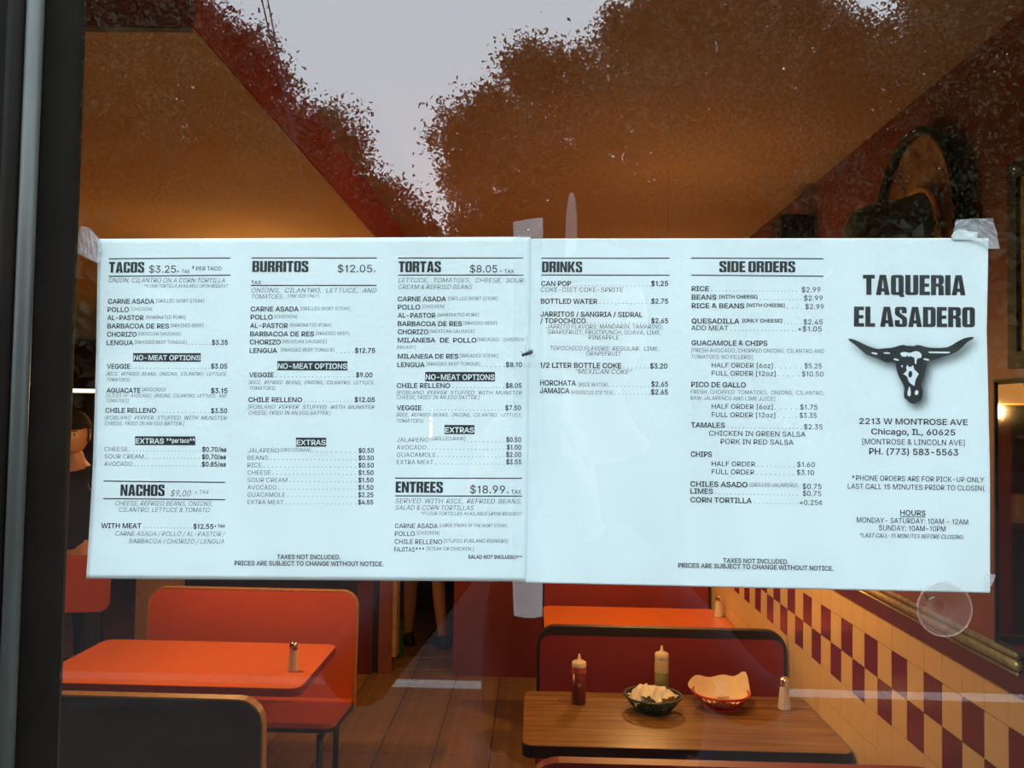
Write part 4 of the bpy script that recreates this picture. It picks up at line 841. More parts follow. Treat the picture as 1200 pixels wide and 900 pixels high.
def poly2d(splines):
    """fill closed outlines (holes by the even-odd rule) as flat faces"""
    cu_ = bpy.data.curves.new('print_source', 'CURVE'); cu_.dimensions = '2D'; cu_.fill_mode = 'BOTH'
    for pts in splines:
        s_ = cu_.splines.new('POLY'); s_.points.add(len(pts)-1); s_.use_cyclic_u = True
        for i, p in enumerate(pts): s_.points[i].co = (p[0], p[1], 0, 1)
    o = bpy.data.objects.new('print_source', cu_); C.objects.link(o); dg = bpy.context.evaluated_depsgraph_get(); dg.update()
    me = bpy.data.meshes.new_from_object(o.evaluated_get(dg)); vs = [(v.co.x, v.co.y) for v in me.vertices]; fs = [tuple(p.vertices) for p in me.polygons]
    bpy.data.objects.remove(o); bpy.data.meshes.remove(me); return vs, fs
GD = {}
for ln_ in GLYPHS.strip().split('\n'):
    q_ = ln_[2:].split('|'); GD[ln_[0]] = (int(q_[0])/500, [[tuple(int(c)/500 for c in p.split(',')) for p in l.split(' ')] for l in q_[1:]])
_cache = {}
def glyph(c, wt):
    """faces of one letter (cap height 1), its outlines swollen by wt"""
    if (c, wt) in _cache: return _cache[(c, wt)]
    adv, loops = GD[c]; out = []; holes = []
    for k, l in enumerate(loops):
        hole = any(all(_inp(p, m_) for p in l + [(sum(a[0] for a in l)/len(l), sum(a[1] for a in l)/len(l))] + [((l[q-1][0]+l[q][0])/2, (l[q-1][1]+l[q][1])/2) for q in range(len(l))]) for n_, m_ in enumerate(loops) if n_ != k); holes.append(hole)
        if (_area(l) < 0) != hole: l = l[::-1]
        n = len(l); q = []
        for i in range(n):
            a, b, c_ = l[i-1], l[i], l[(i+1) % n]; e1 = (b[0]-a[0], b[1]-a[1]); e2 = (c_[0]-b[0], c_[1]-b[1]); l1 = math.hypot(*e1) or 1; l2 = math.hypot(*e2) or 1
            n1 = (e1[1]/l1, -e1[0]/l1); n2 = (e2[1]/l2, -e2[0]/l2); m_ = (n1[0]+n2[0], n1[1]+n2[1]); d2 = m_[0]**2+m_[1]**2; k_ = min(1.6, 2/max(d2, .4)) if d2 > .3 else 1
            q.append((b[0]+m_[0]*wt*k_, b[1]+m_[1]*wt*k_))
        out.append(q)
    vs, fs = [], []
    for k, l in enumerate(out):
        if holes[k]: continue
        v_, f_ = poly2d([l] + [out[n_] for n_ in range(len(out)) if holes[n_] and all(_inp(p, loops[k]) for p in loops[n_])]); n = len(vs); vs += v_; fs += [tuple(i+n for i in f) for f in f_]
    _cache[(c, wt)] = (vs, fs, adv); return _cache[(c, wt)]
def glyphs(s, wt):
    V_, F_, x_ = [], [], 0.0
    for c in s:
        if c == ' ': x_ += .36; continue
        vs, fs, adv = glyph(c, wt); n = len(V_); V_ += [(a+x_, b) for a, b in vs]; F_ += [tuple(i+n for i in f) for f in fs]; x_ += adv
    return V_, F_
_H = 1.0
WEIGHT = {'B': .034, 'R': -.010, 'I': -.010, 'J': -.010, 'W': .030, 'K': .02, 'D': .008}
def put(acc, s, xl, xr, yb, cap, st='R', off=.00012, sl=None):
    """one run of letters from px xl to xr, baseline yb at the left end"""
    vs, fs = glyphs(s, WEIGHT[st])
    if not vs: return
    x0 = min(v[0] for v in vs); x1 = max(v[0] for v in vs); sl_ = slope((xl+xr)/2, yb) if sl is None else sl; ln = lean(xl)
    it = .20 if st in 'IJ' else 0.0; out = []
    for (a, b) in vs:
        h = b/_H*cap; px = xl + (a-x0)/(x1-x0)*(xr-xl - it*cap) + it*h - ln*h*1.0; out.append((px, yb + sl_*(px-xl) - h))
    acc.add(out, fs, off)
def width(s, cap, st):
    vs, _ = glyphs(s, WEIGHT[st]); return (max(v[0] for v in vs)-min(v[0] for v in vs))/_H*cap
def just(acc, s, xl, xr, yb, cap, st='R', fac=None):
    ws = s.split(); n = [width(q, cap, st) for q in ws]; tot = sum(n); k = min(1.15, (xr-xl)*.90/tot); n = [q*k for q in n]; gap = (xr-xl-sum(n))/(len(ws)-1); x_ = xl; sl_ = slope(xl, yb)
    for q, wd in zip(ws, n): put(acc, q, x_, x_+wd, yb + sl_*(x_-xl), cap, st); x_ += wd+gap
def dots(acc, x0, x1, y, n, r=.42):
    for i in range(n):
        px = lerp(x0, x1, i/max(1, n-1)); py = y + slope(x0, y)*(px-x0) - .5; acc.add([(px-r, py-r), (px+r, py-r), (px+r, py+r), (px-r, py+r)], [(0, 1, 2, 3)], .00012)
def bar(acc, x0, x1, y0, y1, th=1.25, off=.00010):
    n = max(4, int((x1-x0)/6)); vs = []
    for i in range(n+1):
        px = lerp(x0, x1, i/n); py = lerp(y0, y1, i/n); vs += [(px, py-th/2), (px, py+th/2)]
    acc.add(vs, [(2*i, 2*i+2, 2*i+3, 2*i+1) for i in range(n)], off)

# heavy condensed capitals for the headings, in units of the cap height
def ch(x0, y0, x1, y1, c=.10, k='1111'):
    o = []
    o += [(x0, y0+c), (x0+c*.3, y0+c*.3), (x0+c, y0)] if k[0] == '1' else [(x0, y0)]
    o += [(x1-c, y0), (x1-c*.3, y0+c*.3), (x1, y0+c)] if k[1] == '1' else [(x1, y0)]
    o += [(x1, y1-c), (x1-c*.3, y1-c*.3), (x1-c, y1)] if k[2] == '1' else [(x1, y1)]
    o += [(x0+c, y1), (x0+c*.3, y1-c*.3), (x0, y1-c)] if k[3] == '1' else [(x0, y1)]
    return o
GL = {
 'A': (.56, [[(0, 0), (.15, 1), (.41, 1), (.56, 0), (.355, 0), (.335, .17), (.225, .17), (.205, 0)], [(.240, .33), (.32, .33), (.28, .78)]]),
 'B': (.52, [[(0, 0), (.42, 0), (.49, .03), (.52, .10), (.52, .40), (.49, .48), (.44, .52), (.49, .57), (.51, .64), (.51, .90), (.48, .97), (.42, 1), (0, 1)], [(.21, .59), (.21, .85), (.29, .85), (.31, .82), (.31, .62), (.29, .59)], [(.21, .15), (.21, .44), (.30, .44), (.315, .41), (.315, .18), (.30, .15)]]),
 'C': (.50, [[(.0, .11), (.03, .03), (.11, 0), (.39, 0), (.47, .03), (.50, .11), (.50, .40), (.30, .40), (.30, .17), (.28, .14), (.22, .14), (.205, .17), (.205, .83), (.22, .86), (.28, .86), (.30, .83), (.30, .63), (.50, .63), (.50, .89), (.47, .97), (.39, 1), (.11, 1), (.03, .97), (0, .89)]]),
 'D': (.52, [ch(0, 0, .52, 1, .12, '0110'), ch(.21, .16, .315, .84, .03, '0110')]),
 'E': (.42, [[(0, 0), (.42, 0), (.42, .18), (.21, .18), (.21, .41), (.39, .41), (.39, .58), (.21, .58), (.21, .82), (.41, .82), (.41, 1), (0, 1)]]),
 'H': (.54, [[(0, 0), (.21, 0), (.21, .42), (.33, .42), (.33, 0), (.54, 0), (.54, 1), (.33, 1), (.33, .62), (.21, .62), (.21, 1), (0, 1)]]),
 'I': (.22, [[(0, 0), (.22, 0), (.22, 1), (0, 1)]]),
 'K': (.58, [[(0, 0), (.21, 0), (.21, .36), (.23, .42), (.37, 0), (.58, 0), (.40, .52), (.56, 1), (.36, 1), (.22, .60), (.21, .60), (.21, 1), (0, 1)]]),
 'L': (.40, [[(0, 0), (.40, 0), (.40, .18), (.21, .18), (.21, 1), (0, 1)]]),
 'N': (.54, [[(0, 0), (.18, 0), (.18, .52), (.20, .52), (.34, 0), (.54, 0), (.54, 1), (.36, 1), (.36, .50), (.34, .50), (.20, 1), (0, 1)]]),
 'O': (.52, [ch(0, 0, .52, 1, .12), ch(.21, .15, .31, .85, .03)]),
 'Q': (.54, [[(0, .12), (.03, .03), (.12, 0), (.32, 0), (.38, -.10), (.54, -.10), (.54, .02), (.49, .05), (.52, .12), (.52, .88), (.49, .97), (.40, 1), (.12, 1), (.03, .97), (0, .88)], ch(.21, .15, .31, .85, .03)]),
 'R': (.53, [[(0, 0), (.21, 0), (.21, .42), (.28, .42), (.305, .38), (.31, 0), (.53, 0), (.52, .05), (.515, .40), (.50, .47), (.43, .52), (.50, .57), (.52, .66), (.52, .88), (.49, .97), (.40, 1), (0, 1)], [(.21, .58), (.21, .84), (.29, .84), (.31, .81), (.31, .61), (.29, .58)]]),
 'S': (.50, [[(0, .11), (.03, .03), (.11, 0), (.39, 0), (.47, .03), (.50, .11), (.50, .40), (.46, .49), (.22, .68), (.20, .72), (.20, .84), (.22, .86), (.27, .86), (.29, .83), (.29, .68), (.485, .68), (.485, .89), (.45, .97), (.38, 1), (.11, 1), (.03, .97), (.0, .89), (0, .66), (.04, .58), (.28, .38), (.30, .34), (.30, .17), (.28, .14), (.22, .14), (.20, .17), (.20, .34), (0, .34)]]),
 'T': (.48, [[(.135, 0), (.345, 0), (.345, .81), (.48, .81), (.48, 1), (0, 1), (0, .81), (.135, .81)]]),
 'U': (.53, [[(0, .11), (.03, .03), (.12, 0), (.41, 0), (.50, .03), (.53, .11), (.53, 1), (.32, 1), (.32, .17), (.30, .14), (.23, .14), (.21, .17), (.21, 1), (0, 1)]]),
}
def heading(acc, s, xl, xr, yb, cap, gap=.045, sl=None):
    sp_, x_ = [], 0.0
    for c in s:
        if c == ' ': x_ += .16; continue
        w_, pl_ = GL[c]; sp_ += [[(p[0]+x_, p[1]) for p in q] for q in pl_]; x_ += w_+gap
    x_ -= gap; vs, fs = poly2d(sp_); sl_ = slope((xl+xr)/2, yb) if sl is None else sl; ln = lean(xl); out = []
    for a, b in vs:
        px = xl + a/x_*(xr-xl) - ln*b*cap; out.append((px, yb + sl_*(px-xl) - b*cap))
    acc.add(out, fs, .00012)
def block(name, parent, runs):
    """runs: (style, text, xl, xr, baseline[, cap]) ; '.' dots (x0, x1, y, n) ; '_' rule ; '#' black box with white words"""
    global BASE
    BASE = .0003 if parent is pgL else 0.0
    dk, gr, wh, bx_ = Acc(), Acc(), Acc(), Acc()
    for r in runs:
        k = r[0]
        if k == '.': dots(gr, *r[1:])
        elif k == '_': bar(dk, *r[1:])
        elif k == '#':
            _, s, x0, x1, y0, y1 = r[:6]; n = 6; sl_ = slope(x0, y0)
            bar(bx_, x0, x1, (y0+y1)/2, (y0+y1)/2+sl_*(x1-x0), y1-y0, .00010)
            xe = r[6] if len(r) > 6 else x1-.6
            put(wh, s, x0+.7, xe, y1-1.9, (y1-y0)*.56, 'W', .00022)
        elif k == 'w': put(wh, r[1], r[2], r[3], r[4], r[5], 'B', .00022)
        elif k == 'H': heading(dk, *r[1:])
        elif k in 'BJW': 
            put(dk, r[1], r[2], r[3], r[4], r[5] if len(r) > 5 else 5.4, k if k != 'J' else 'B') if k != 'J' else just(gr, r[1], r[2], r[3], r[4], r[5] if len(r) > 5 else 4.2, 'I')
        elif k == 'Q': just(dk, r[1], r[2], r[3], r[4], r[5], 'B')
        elif k == 'q': just(gr, r[1], r[2], r[3], r[4], r[5], 'R')
        elif k == 'D': put(dk, r[1], r[2], r[3], r[4], r[5] if len(r) > 5 else 5.2, 'D')
        else: put(gr, r[1], r[2], r[3], r[4], r[5] if len(r) > 5 else 4.2, k)
    bx_.build('printed_box', m_ink, parent); dk.build(name, m_ink, parent); gr.build('fine_lettering', m_ink2, parent); wh.build('white_lettering', m_rev, parent)

RB = '[RICE, REFRIED BEANS, ONIONS, CILANTRO, LETTUCE,'; PB = '[POBLANO PEPPER STUFFED WITH MUNSTER'; CB = 'CHEESE, FRIED IN AN EGG BATTER.]'
def meats(x, y, sm):
    o = []
    for s, w_, (a, b), t_ in zip(('CARNE ASADA', 'POLLO', 'AL-PASTOR', 'BARBACOA DE RES', 'CHORIZO'), x, sm, ('[GRILLED SKIRT STEAK]', '[CHICKEN]', '[MARINATED PORK]', '[BRAISED BEEF]', '[MEXICAN SAUSAGE]')):
        o += [('B', s, w_[0], w_[1], w_[2]), ('R', t_, a, b, w_[2]-1.4, 4.0)]
    return o
block('tacos_lettering', pgL, [('_', 127.5, 270, 303.2, 302.3), ('_', 127.3, 270, 323.8, 322.5), ('H', 'TACOS', 127.5, 169, 319.5, 12.5), ('D', '$3.25', 174.5, 206, 319.5, 8.2), ('D', '+', 207, 210, 319, 3), ('D', 'TAX', 213, 222, 320, 4), ('D', '*', 225, 227.2, 319, 8), ('D', 'PER TACO', 229.8, 259.5, 317, 4.6),
  ('I', 'ONION, CILANTRO ON A CORN TORTILLA', 127, 264.5, 331, 5.3), ('I', '*FLOUR TORTILLA AVAILABLE UPON REQUEST', 168, 267.5, 337, 4)]
  + meats(0 or ((126.3, 180.7, 355.8), (126, 151, 365.5), (125.7, 168.3, 375), (125.7, 198, 384.7), (125.3, 160, 394.5)), 0, ((183, 239), (153.5, 178), (171, 217), (200, 238), (162, 212))) +
  [('B', 'LENGUA', 125, 156, 404.3), ('R', '[BRAISED BEEF TONGUE]', 158, 218.5, 402.8, 4), ('.', 221, 246, 404, 7), ('B', '$3.35', 248, 267, 404),
  ('#', 'NO-MEAT OPTIONS', 156, 235.2, 413.7, 423.8), ('B', 'VEGGIE', 125, 152.5, 432), ('.', 155, 245, 432, 22), ('B', '$3.05', 247, 266.3, 431.8), ('J', RB, 124.5, 266.5, 440, 4.1), ('I', 'TOMATOES]', 124.5, 152, 447, 4.1),
  ('B', 'AGUACATE', 124.7, 164.5, 460.2), ('R', '[AVOCADO]', 167, 194, 458.5), ('B', '$3.15', 247, 266.5, 460.5), ('J', '[SLICES OF AVOCADO, ONIONS, CILANTRO, LETTUCE, AND', 124, 266, 465.4, 4), ('I', 'TOMATOES]', 124, 151, 471.5, 4),
  ('B', 'CHILE RELLENO', 123.3, 183, 483.5), ('.', 186, 245, 484, 14), ('B', '$3.50', 247, 266.3, 484), ('J', PB, 122.5, 266, 491.5, 4.5), ('I', CB, 122.5, 216, 498.2, 4.4),
  ('#', 'EXTRAS', 158.2, 228.8, 511.2, 521.5, 192), ('w', '**per taco**', 195, 228, 518.8, 5.2), ('R', 'CHEESE', 122.3, 149.5, 528.8, 5.1), ('.', 152, 235, 529, 21), ('B', '$0.70/ea', 236.7, 265, 529.3), ('R', 'SOUR CREAM', 122.5, 168, 537.3, 5.1), ('.', 171, 233, 537.6, 16), ('B', '$0.70/ea', 236.5, 264.5, 538), ('R', 'AVOCADO', 122, 155, 546, 5.1), ('.', 158, 235, 546.3, 20), ('B', '$0.85/ea', 236.3, 264.5, 546.7)])
block('nachos_lettering', pgL, [('_', 121.5, 264, 563.8, 565.3), ('_', 120.8, 264, 584.3, 585.6), ('H', 'NACHOS', 141, 192.8, 581, 13.3), ('I', '$9.00', 199.5, 224.3, 581.5, 7), ('W', '.', 209.9, 210.8, 581.6, 7), ('I', '+ TAX', 228, 245, 579, 4.8), ('I', 'CHEESE, REFRIED BEANS, ONIONS,', 134.5, 250, 592.3, 5.3), ('I', 'CILANTRO, LETTUCE & TOMATO', 139, 246, 599.8, 5.3),
  ('B', 'WITH MEAT', 118.5, 165.5, 618.8, 5.6), ('.', 169, 224, 619, 15), ('B', '$12.55', 226.3, 250, 619.6), ('B', '+ TAX', 251, 264, 618, 3.4), ('I', 'CARNE ASADA / POLLO / AL-PASTOR /', 134.5, 264, 627.8, 5.3), ('I', 'BARBACOA / CHORIZO / LENGUA', 151, 263.5, 636.6, 5.3)])
block('burritos_lettering', pgL, [('_', 295, 441.7, 302.3, 302.3), ('_', 294, 441.3, 334.5, 334.5), ('H', 'BURRITOS', 295.5, 361.3, 318.7, 12.9), ('D', '$12.05', 395.5, 436, 319, 8.5), ('D', '+', 437.5, 440.5, 318.8, 3), ('D', 'TAX', 294.3, 306, 333, 4.2), ('J', 'ONIONS, CILANTRO, LETTUCE, AND', 294, 441.5, 342.7, 5.3), ('I', 'TOMATOES.', 294, 333, 350, 5.3), ('I', '[ONE SIZE ONLY]', 337, 374, 348.5, 3.8)]
  + meats(((293.7, 350, 364.8), (293.6, 319.5, 374.3), (293, 337.3, 384.2), (293, 368, 394), (292.6, 329, 403.5)), 0, ((352.3, 410), (322, 348), (340, 388), (370, 409), (331, 382.6))) +
  [('B', 'LENGUA', 292.4, 324.8, 413.4), ('R', '[BRAISED BEEF TONGUE]', 329, 392, 411.8, 4), ('.', 395, 414, 413.6, 5), ('B', '$12.75', 415.8, 439.5, 413.4), ('#', 'NO-MEAT OPTIONS', 324.9, 407, 423.1, 433.9), ('B', 'VEGGIE', 291.8, 320.7, 442), ('.', 324, 414, 442, 20), ('B', '$9.00', 417, 436.5, 442), ('J', RB, 291.3, 439.5, 450, 4.2), ('I', 'TOMATOES]', 291.5, 323, 456.8),
  ('B', 'CHILE RELLENO', 291, 354, 471), ('.', 357, 412, 471, 14), ('B', '$12.05', 415.3, 439.3, 471), ('J', PB, 290.5, 439.3, 479, 4.6), ('I', CB, 290.8, 388, 485.8, 4.4), ('#', 'EXTRAS', 346.8, 382.2, 512.8, 523.3)]
  + sum([[('R', s, 290 if i else 290.5, xr_, 530.3+8.65*i, 5.1), ('.', max(xr_+3, 366 if i == 0 else 0), 416.5, 530.4+8.65*i, int((416.5-max(xr_, 366 if i == 0 else 0))/4.6)), ('B', pz, 420-.08*i, 438.2-.12*i, 530.5+8.65*i, 5.2)] for i, (s, xr_, pz) in enumerate((('JALAPEÑO', 327, '$0.50'), ('BEANS', 314, '$0.50'), ('RICE', 306.5, '$0.50'), ('CHEESE', 317, '$1.50'), ('SOUR CREAM', 336.5, '$1.50'), ('AVOCADO', 324, '$1.50'), ('GUACAMOLE', 334, '$2.25'), ('EXTRA MEAT', 332, '$4.55')))], []) +
  [('R', '[GRILLED/RAW]', 329, 364, 529, 4)])
block('notice_lettering', pgL, [('B', 'TAXES NOT INCLUDED.', 324.5, 399, 655, 5.1), ('B', 'PRICES ARE SUBJECT TO CHANGE WITHOUT NOTICE.', 274.8, 449.3, 662.4, 5.1)])
block('tortas_lettering', pgL, [('_', 466.5, 613.3, 302.3, 302.3), ('_', 466.5, 613.5, 322.3, 322.4), ('H', 'TORTAS', 467, 516.7, 319, 12.8), ('D', '$8.05', 550.5, 582.7, 319.2, 8.4), ('D', '+', 585, 588, 319, 3), ('D', 'TAX', 591, 602.3, 320, 4.3), ('J', 'LETTUCE, TOMATOES, CHEESE, SOUR', 466.5, 614, 331, 5.3), ('I', 'CREAM & REFRIED BEANS', 466.5, 554, 338.7, 5.3)]
  + meats(((466, 522.8, 353), (466, 492.5, 362.5), (466, 510.3, 372.2), (466, 541.3, 382), (466, 502, 391.5)), 0, ((525, 583), (495, 520.8), (513, 561), (543.4, 582), (504, 556))) +
  [('Q', 'MILANESA DE POLLO', 466, 558.3, 401.2, 5.4), ('q', '[BREADED CHICKEN', 559.5, 613.5, 399.8, 4), ('R', 'BREAST]', 465.5, 487, 408.7, 4), ('B', 'MILANESA DE RES', 466, 537, 420.2), ('R', '[BREADED STEAK]', 539.5, 583.5, 418.7, 4), ('B', 'LENGUA', 465.5, 497.7, 430), ('R', '[BRAISED BEEF TONGUE]', 500, 562.5, 428.3, 4), ('.', 565, 591, 430, 6), ('B', '$8.10', 592.7, 611.7, 430),
  ('#', 'NO-MEAT OPTIONS', 498.2, 580, 435.8, 446.8), ('B', 'CHILE RELLENO', 465, 527.5, 454.5), ('.', 531, 590, 454.6, 15), ('B', '$8.05', 592.5, 611.3, 454.5), ('J', PB, 464.5, 612, 462, 4.4), ('I', CB, 464.5, 562, 467.5, 4.4), ('B', 'VEGGIE', 464.8, 493.7, 480.6), ('.', 496, 589, 480.8, 23), ('B', '$7.50', 592, 610.7, 480.6), ('J', RB, 464, 612, 488, 4.2), ('I', 'TOMATOES]', 464, 496.5, 495, 4.2),
  ('#', 'EXTRAS', 521, 556, 498, 508.7), ('R', 'JALAPEÑO', 465, 502, 517.8, 5.1), ('R', '[GRILLED/RAW]', 504.5, 545, 516, 4.3), ('.', 548, 590, 518, 10), ('B', '$0.50', 593, 610.8, 517.8), ('R', 'AVOCADO', 464.8, 499.5, 526.7, 5.1), ('.', 502, 590, 527, 20), ('B', '$1.00', 593.8, 611, 526.7), ('R', 'GUACAMOLE', 465, 510.5, 535.4, 5.1), ('.', 513, 590, 535.6, 18), ('B', '$2.00', 593, 611, 535.4), ('R', 'EXTRA MEAT', 465, 507.7, 544, 5.1), ('.', 511, 590, 544.3, 18), ('B', '$3.55', 593, 611, 544)])
block('entrees_lettering', pgL, [('_', 463, 612, 560.3, 560.5), ('_', 463, 612, 581.1, 581.4), ('H', 'ENTREES', 463.5, 519, 577.3, 13), ('D', '$18.99', 550.7, 591.7, 578, 9), ('D', '+ TAX', 593.5, 611, 578.8, 4.8), ('J', 'SERVED WITH RICE, REFRIED BEANS,', 463, 612, 589.5, 5.4), ('I', 'SALAD & CORN TORTILLAS', 463, 555.5, 597.4, 5.4), ('I', '*FLOUR TORTILLAS AVAILABLE UPON REQUEST', 493, 611.7, 603.6, 4),
  ('D', 'CARNE ASADA', 462.7, 513, 618.8, 5.3), ('R', '[LARGE STRIPS OF THE SKIRT STEAK]', 515.3, 593.7, 617.3, 3.8), ('D', 'POLLO', 462.6, 486, 628, 5.3), ('R', '[CHICKEN]', 488.7, 514.5, 626.5, 4.2), ('D', 'CHILE RELLENO', 462.4, 518, 637.3, 5.3), ('R', '[STUFED POBLANO PEPPERS]', 520, 595, 635.8, 4.2), ('D', 'FAJITAS***', 462, 497, 646.5, 5.3), ('R', '[STEAK OR CHICKEN ]', 500, 555, 645, 4.2), ('B', 'SALAD NOT INCLUDED**', 548.5, 612, 654.6, 4.1)])
block('drinks_lettering', pgR, [('_', 634.3, 784.7, 302.6, 302.6), ('_', 634.3, 784.5, 322.2, 322.6), ('H', 'DRINKS', 635, 682.3, 319, 12.6), ('B', 'CAN POP', 634, 669.3, 335, 5.6), ('.', 672, 762, 335.2, 21), ('B', '$1.25', 763, 783, 335, 5.6), ('R', 'COKE-DIET COKE-SPRITE', 633.7, 730, 342, 5.4), ('B', 'BOTTLED WATER', 633.7, 700, 355.7, 5.6), ('.', 703, 762, 356, 14), ('B', '$2.75', 763, 783, 355.7, 5.6),
  ('B', 'JARRITOS / SANGRIA / SIDRAL', 633.2, 753, 370.8, 5.6), ('B', '/ TOPOCHICO', 633, 686.5, 378.6, 5.6), ('.', 688, 760, 378.8, 17), ('B', '$2.65', 763, 783, 378.7, 5.6), ('I', 'JARRITO FLAVORS:', 640, 700.5, 385, 5), ('R', 'MANDARIN, TAMARIND,', 703, 776.5, 385, 5), ('R', 'GRAPEFRUIT, FRUITPUNCH, GUAVA, LIME,', 642, 774.5, 391.3, 5), ('R', 'PINEAPPLE', 690, 725, 397.7, 5),
  ('I', 'TOPOCHICO FLAVORS:', 644, 715, 410.3, 5), ('R', 'REGULAR.  LIME,', 718, 772.5, 410.8, 5), ('R', 'GRAPEFRUIT', 687, 727.7, 416.7, 5), ('B', '1/2 LITER BOTTLE COKE', 633, 728, 430.7, 5.8), ('.', 731, 760, 431.4, 7), ('B', '$3.20', 761.7, 782, 431.7, 5.8), ('I', '“MEXICAN COKE”', 674, 741, 437.9, 5.7),
  ('B', 'HORCHATA', 632.8, 675, 451.6, 6), ('R', '[RICE WATER]', 678, 712, 452.7, 4.4), ('.', 714, 760, 453.2, 11), ('B', '$2.65', 763, 783, 453, 5.8), ('B', 'JAMAICA', 632.5, 667.3, 460.6, 6), ('R', '[HIBISCUS ICE TEA]', 669.5, 718.3, 461.9, 4.4), ('.', 721, 761, 462.4, 10), ('B', '$2.65', 762.7, 782.8, 462.3, 5.8)])
def opt(y, p, x0, x1, s='HALF ORDER [6oz]', xe=905.5, xs=834): return [('D', s, xs, xe, y, 5.5), ('.', xe+3, x0-4, y+1, int((x0-xe-6)/4.6)), ('D', p, x0, x1, y+1, 5.7)]
block('side_orders_lettering', pgR, [('_', 810, 965, 302.4, 303.2), ('_', 810, 965, 322.4, 323.7), ('H', 'SIDE ORDERS', 843, 932, 319, 13), ('B', 'RICE', 810.5, 830.7, 341, 5.6), ('.', 834, 933, 341.4, 24), ('D', '$2.99', 939.5, 961.5, 342.3, 5.8), ('B', 'BEANS', 810.5, 839.5, 351, 5.6), ('B', '[WITH CHEESE]', 843, 887.5, 349.6, 4), ('.', 891, 938, 351.6, 12), ('D', '$2.99', 942, 964, 352.2, 5.8),
  ('B', 'RICE & BEANS', 810.5, 872.2, 361, 5.6), ('B', '[WITH CHEESE]', 875, 919.5, 359.6, 4), ('.', 923, 940, 361.8, 4), ('D', '$2.99', 943.5, 965.5, 362.2, 5.8), ('B', 'QUESADILLA', 810.3, 866.5, 379, 5.7), ('B', '[ONLY CHEESE]', 870, 916.5, 377.7, 4), ('.', 920, 939, 380, 6), ('D', '$2.45', 941.5, 964, 380.2, 5.8), ('D', 'ADD MEAT', 810, 853.5, 387, 5.6), ('.', 857, 933, 387.8, 18), ('D', '+$1.05', 935, 963, 388.2, 5.8),
  ('B', 'GUACAMOLE & CHIPS', 810.3, 899.3, 404.6, 5.7), ('R', '[FRESH AVOCADO, CHOPPED ONIONS, CILANTRO AND', 810, 966, 412.6, 4.6), ('R', 'TOMATOES; NO FILLERS!]', 810, 882, 420.2, 4.6)] + opt(430.6, '$5.25', 942.7, 963) + opt(440, '$10.50', 939.7, 965, 'FULL ORDER [12oz]', 908.7) +
  [('B', 'PICO DE GALLO', 810, 874, 453.4, 5.8), ('q', 'FRESH CHOPPED TOMATOES, ONIONS, CILANTRO,', 809.7, 965.7, 461.3, 4.6), ('R', 'RAW JALAPEÑOS AND LIME JUICE]', 809.5, 908, 468.6, 4.6)] + opt(478.8, '$1.75', 937.5, 958) + opt(488.5, '$3.35', 937, 957, 'FULL ORDER [12oz]', 908.5) +
  [('B', 'TAMALES', 809.7, 849.5, 500.8, 5.8), ('.', 853, 939, 501.6, 20), ('D', '$2.35', 942, 964, 503, 5.8), ('D', 'CHICKEN IN GREEN SALSA', 831, 944, 510.4, 5.8), ('D', 'PORK IN RED SALSA', 844.5, 930, 520.2, 5.8), ('B', 'CHIPS', 809.5, 834.3, 535, 5.9)] + opt(546, '$1.60', 934, 955, 'HALF ORDER', 885) + opt(555.4, '$3.10', 933.5, 954, 'FULL ORDER', 884) +
  [('B', 'CHILES ASADO', 809, 876, 570, 5.9), ('R', '[GRILLED JALAPEÑO].', 878.7, 936, 570, 4.4), ('D', '$0.75', 940.5, 962.7, 572.8, 5.8), ('B', 'LIMES', 809, 835.5, 578.3, 5.9), ('.', 839, 934, 579.2, 22), ('D', '$0.75', 940.5, 962.3, 581, 5.8), ('B', 'CORN TORTILLA', 809, 881, 588.5, 5.9), ('.', 885, 935, 590.2, 12), ('D', '+0.25¢', 937, 963.7, 591.6, 5.8)])
block('notice_lettering', pgR, [('B', 'TAXES NOT INCLUDED.', 847.3, 924, 659.3, 5.2), ('B', 'PRICES ARE SUBJECT TO CHANGE WITHOUT NOTICE.', 794.7, 976.7, 665, 5.2)])
block('restaurant_name_lettering', pgR, [('H', 'TAQUERIA', 1011.3, 1131.5, 345.6, 23.6), ('H', 'EL ASADERO', 1000.7, 1142.5, 382.8, 23.6)])
block('address_lettering', pgR, [('W', '2213 W MONTROSE AVE', 1007, 1134, 496.7, 6.6), ('W', 'Chicago, IL, 60625', 1021, 1119.5, 508.9, 6.6), ('D', '[MONTROSE & LINCOLN AVE]', 1010.5, 1130.5, 520.5, 6.4), ('W', 'PH. (773) 583-5563', 1018.5, 1123, 532.3, 7.1),
  ('D', '*PHONE ORDERS ARE FOR PICK-UP ONLY', 998.5, 1153.5, 562.9, 6), ('D', 'LAST CALL 15 MINUTES PRIOR TO CLOSIN(', 993.5, 1153.7, 572.6, 6), ('W', 'HOURS', 1055, 1084.6, 603.8, 6), ('_', 1055, 1084.8, 605.4, 605.9, .9), ('D', 'MONDAY- SATURDAY: 10AM - 12AM', 1004, 1134.5, 612.3, 6.1), ('D', 'SUNDAY: 10AM-10PM', 1030, 1108, 621.4, 6.1), ('I', '*LAST CALL: 15 MINUTES BEFORE CLOSING.', 1007, 1130.5, 629.6, 5), ('I', '*LAST CALL: 15 MINUTES BEFORE CLOSING.', 1007.3, 1130.8, 629.6, 5)])
